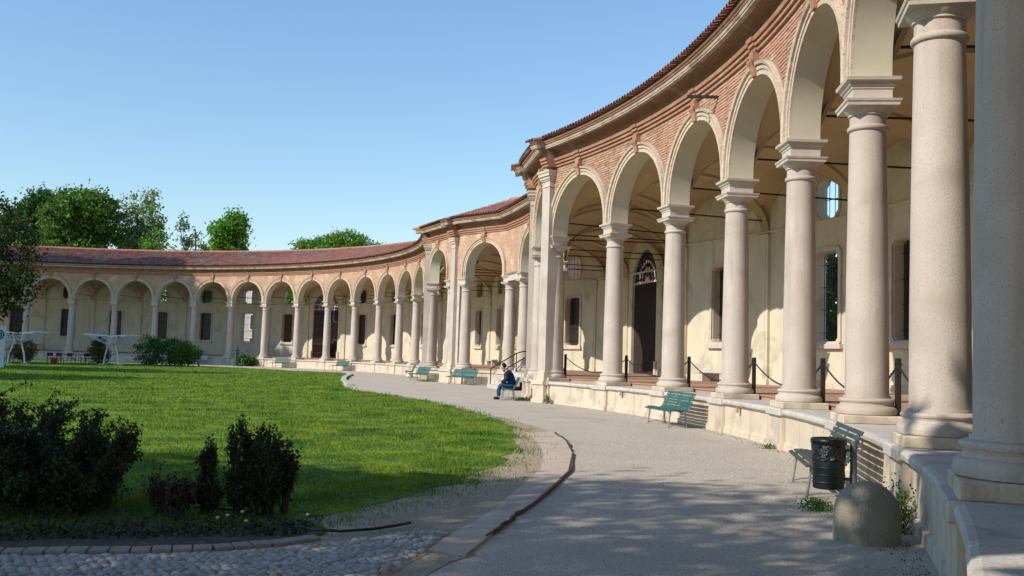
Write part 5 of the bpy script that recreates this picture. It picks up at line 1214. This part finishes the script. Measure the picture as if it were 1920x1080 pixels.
# ================================================================== grass, gravel
def grass():
    tot = []; n = 420000
    # density falls with distance from the viewer
    Yv = 7.3*np.exp(RNG.random(n)*math.log(80/7.3)); X = (RNG.random(n)*1.2-0.62)*Yv
    P = np.stack([X, Yv], 1); P = P[in_poly(P, lawn_poly)]
    es = []
    for i in range(5, 20):
        a0_, b0_ = np.array(lawn_near[i]), np.array(lawn_near[i+1]); m0 = max(2, int(np.linalg.norm(b0_-a0_)/0.25)); es.append(a0_+(b0_-a0_)*(np.arange(m0)/m0)[:, None])
    es = np.concatenate(es); near = (P[:, 1] < 32) & (P[:, 0] > -5); dd = np.full(len(P), 9.0); Q = P[near]
    dn = np.full(len(Q), 9.0)
    for e_ in es: dn = np.minimum(dn, np.hypot(Q[:, 0]-e_[0], Q[:, 1]-e_[1]))
    dd[near] = dn+0.22*np.sin(Q[:, 0]*5.1+Q[:, 1]*2.3)+0.18*np.sin(Q[:, 1]*6.7-Q[:, 0]*3.0)
    P = P[RNG.random(len(P)) < np.clip(dd/0.5, 0.06, 1.0)**1.2]
    # tufts reach a little past the edge, thinner there
    ed = np.array(lawn_near[2:21]); k = RNG.integers(0, len(ed)-1, 2500); f = RNG.random((2500, 1)); E_ = ed[k]*(1-f)+ed[k+1]*f+RNG.normal(size=(2500, 2))*0.2
    P = np.concatenate([P, E_]); n = len(P)
    nz = np.sin(P[:, 0]*1.7+np.sin(P[:, 1]*0.8))*np.sin(P[:, 1]*0.9+P[:, 0]*0.4)
    h = (0.022+0.026*RNG.random(n)+0.012*nz)*np.clip(0.85+P[:, 1]*0.008, 0.9, 1.4)
    gx = RNG.random((600, 600)); cx, cy = (P[:, 0]+70)/0.42, P[:, 1]/0.42; ix, iy = cx.astype(int) % 599, cy.astype(int) % 599; fx, fy = cx % 1, cy % 1
    fx = fx*fx*(3-2*fx); fy = fy*fy*(3-2*fy)
    vn = (gx[ix, iy]*(1-fx)+gx[ix+1, iy]*fx)*(1-fy)+(gx[ix, iy+1]*(1-fx)+gx[ix+1, iy+1]*fx)*fy
    h *= 0.45+1.15*vn+0.9*np.clip(vn-0.72, 0, 1)*4
    h[RNG.random(n) < 0.03] *= 1.6
    wd = np.clip(P[:, 1]*0.00045, 0.004, 0.02)
    a = RNG.random(n)*2*PI; d = np.stack([np.cos(a), np.sin(a)], 1); ln = RNG.normal(size=(n, 2))*0.5*h[:, None]
    b0 = np.c_[P-d*wd[:, None], np.full(n, 0.008)]; b1 = np.c_[P+d*wd[:, None], np.full(n, 0.008)]; tp = np.c_[P+ln, h+0.012]
    V = np.stack([b0, b1, tp], 1).reshape(-1, 3); F = np.arange(3*n).reshape(-1, 3)
    o = obj('grass', np_mesh('grass', V, F, 'grass')); stuff(o); o['label'] = 'short sunlit green grass of the lawn'; o['category'] = 'grass'
grass()
def gravel_bits():
    n = 15000; Yv = 6.8*np.exp(RNG.random(n)**1.2*math.log(26/6.8)); X = (RNG.random(n)*0.75-0.15)*Yv; P = np.stack([X, Yv], 1)
    keep = ~in_poly(P, lawn_poly) & ~in_poly(P, dirt_poly) & (np.hypot(P[:, 0]-cA.x, P[:, 1]-cA.y) < RA-0.65); P = P[keep]; n = len(P)
    s = (0.004+0.010*RNG.random(n)**3)[:, None]*np.clip(P[:, 1:2]/10, 0.8, 1.6)
    base = np.array([(1, 0, 0), (0, 1, 0), (-1, 0, 0), (0, -1, 0), (0, 0, 0.7)]); c = np.c_[P, np.full(n, 0.0)]
    a = RNG.random(n)*PI; ca, sa = np.cos(a), np.sin(a)
    V = np.zeros((n, 5, 3)); bx = base[None, :, 0]*s*(0.7+0.6*RNG.random((n, 5))); by = base[None, :, 1]*s*(0.7+0.6*RNG.random((n, 5)))
    V[:, :, 0] = c[:, None, 0]+bx*ca[:, None]-by*sa[:, None]; V[:, :, 1] = c[:, None, 1]+bx*sa[:, None]+by*ca[:, None]; V[:, :, 2] = base[None, :, 2]*s
    F = np.array([(0, 1, 4), (1, 2, 4), (2, 3, 4), (3, 0, 4)])[None]+5*np.arange(n)[:, None, None]
    o = obj('gravel_stones', np_mesh('gravel_stones', V.reshape(-1, 3), F.reshape(-1, 3), 'pebble')); stuff(o); o['label'] = 'loose small gravel stones on the path'; o['category'] = 'gravel'
gravel_bits()
def litter():
    n = 1500; u = RNG.random(n)*7.5; r = -0.50-np.abs(RNG.normal(size=n))*0.16; P_ = [PA.P(a, b) for a, b in zip(u, r)]
    C_ = np.array([(p.x, p.y, 0.008) for p in P_]); m_ = 170; C2 = np.stack([RNG.uniform(-0.3, 4.6, m_), RNG.uniform(7, 24, m_), np.full(m_, 0.008)], 1)
    C2 = C2[(np.hypot(C2[:, 0]-cA.x, C2[:, 1]-cA.y) < RA-0.6) & (C2[:, 0] > 1.2-0.0*C2[:, 1])]
    o = obj('leaf_litter', leaf_mesh('leaf_litter', np.concatenate([C_, C2]), 0.019, 'bark', up=0.0, aspect=0.6, jit=1.0)); stuff(o); o['label'] = 'dark grit and dry leaf scraps gathered along the podium foot'; o['category'] = 'litter'
litter()
# weeds and flowers in the dark foreground strip
P = np.stack([RNG.uniform(-5.2, -1.7, 1500), np.zeros(1500)], 1); P[:, 1] = 7.85+(P[:, 0]+3.6)*0.24+np.abs(RNG.normal(size=1500))*0.4
o = obj('ground_weeds', leaf_mesh('ground_weeds', np.c_[P, 0.02+0.05*RNG.random(1500)], 0.05, 'leaf_shrub', up=0.3)); stuff(o); o['label'] = 'low dark weeds along the cobble edging'; o['category'] = 'weeds'
for k, (x, y, h, m, lab) in enumerate(((-2.52, 8.62, 0.10, 'dandelion', 'yellow dandelion left of the dark upright shrub foot'), (-2.25, 8.55, 0.09, 'dandelion', 'yellow dandelion in front of the dark upright shrub'), (-2.42, 8.57, 0.13, 'seed_head', 'round dandelion seed head between the two yellow dandelions'), (-2.33, 8.72, 0.14, 'seed_head', 'pale seed head at the foot of the dark upright shrub'), (-1.72, 8.55, 0.16, 'seed_head', 'pale seed head beside the black hose'))):
    t = thing('dandelion', lab, 'flower', (x, y, 0), 0, 'dandelions in the foreground')
    obj('stem', MB().tube([(0, 0, 0), (0.005, 0.0, h)], 0.003, 5).mesh('stem', 'weed'), t, loc=(0, 0, 0), world=False)
    obj('flower_head', MB().lathe([(0.004, -0.01), (0.016, -0.004), (0.018, 0.006), (0.004, 0.014)], 9, (0.005, 0, h)).mesh('flower_head', m, True), t, loc=(0, 0, 0), world=False)

# ================================================================== houses beyond the walls
def house(name, label, cx, cy, w_, d_, h, rz, m, floors, cols, balcony=False, z0=0):
    t = thing(name, label, 'building', (cx, cy, 0), rz)
    obj('wall', MB().box((0, 0, h/2), (w_, d_, h)).mesh('house_wall', m), t, loc=(0, 0, 0), world=False)
    obj('roof', MB().stack([(max(w_, d_)*0.0+0.01, h)]+[(0.02, h+0.01)]).mesh('x', 'roof_tile') if False else MB().add([(-w_/2-.4, -d_/2-.4, h), (w_/2+.4, -d_/2-.4, h), (w_/2+.4, d_/2+.4, h), (-w_/2-.4, d_/2+.4, h), (-w_/2+2, 0, h+1.0), (w_/2-2, 0, h+1.0)], [(0, 1, 5, 4), (2, 3, 4, 5), (1, 2, 5), (3, 0, 4), (3, 2, 1, 0)]).mesh('house_roof', 'roof_tile'), t, loc=(0, 0, 0), world=False)
    wme = MB().box((0, 0, 0), (1.1, 0.08, 1.7)).mesh('house_window', 'house_glass'); fme = MB().box((0, 0.02, 0), (1.35, 0.06, 1.95)).mesh('house_window_frame', 'white_paint')
    for f in range(floors):
        for c in range(cols):
            x = -w_/2+(c+0.5)*w_/cols; z = 2.0+f*(h-1.0)/floors
            wn = obj('window', wme, t, loc=(x, -d_/2-0.05, z), world=False); fo = bpy.data.objects.new('frame', fme); COL.objects.link(fo); fo.parent = wn
            if balcony and f:
                bl = MB().box((x, -d_/2-0.6, z-1.0), (2.0, 1.2, 0.15))
                for k in range(11): bl.box((x-0.95+k*0.19, -d_/2-1.17, z-0.45), (0.03, 0.03, 1.0))
                bl.box((x, -d_/2-1.17, z+0.05), (2.0, 0.05, 0.05)); obj('balcony', bl.mesh('balcony', 'white_paint'), t, loc=(0, 0, 0), world=False)
    return t
p = fr(55, 42); house('brick_house', 'reddish house with white balconies seen through the entrance gate', p.x, p.y, 24, 10, 11.8, math.atan2(AX.y, AX.x), 'house_red', 3, 7, True)
house('pale_house', 'pale house seen through the bright barred window of the far arcade', -30.5, 122, 14, 8, 9.5, -0.15, 'house_cream', 3, 5)
house('pale_house', 'reddish low house seen through the far gate', -14, 118, 14, 8, 9.0, -0.3, 'house_red', 2, 5)
t = thing('distant_tower', 'hazy distant tower top poking above the wide tree behind the far roof', 'tower', (-55.0, 300, 0))
obj('shaft', MB().box((0, 0, 17.5), (4.4, 4.4, 35)).mesh('tower_shaft', 'tower_grey'), t, loc=(0, 0, 0), world=False)
obj('upper_stage', MB().box((0, 0, 36.2), (3.2, 3.2, 2.6)).mesh('tower_stage', 'tower_grey'), t, loc=(0, 0, 0), world=False)
obj('mast', MB().tube([(0, 0, 37), (0, 0, 40.5)], [0.3, 0.1], 6).mesh('tower_mast', 'tower_grey'), t, loc=(0, 0, 0), world=False)
for k in (-1, 0, 1): obj('pinnacle', MB().box((k*1.5, -1.5, 37.9), (0.5, 0.5, 1.6)).mesh('pinnacle', 'tower_grey'), t, loc=(0, 0, 0), world=False)
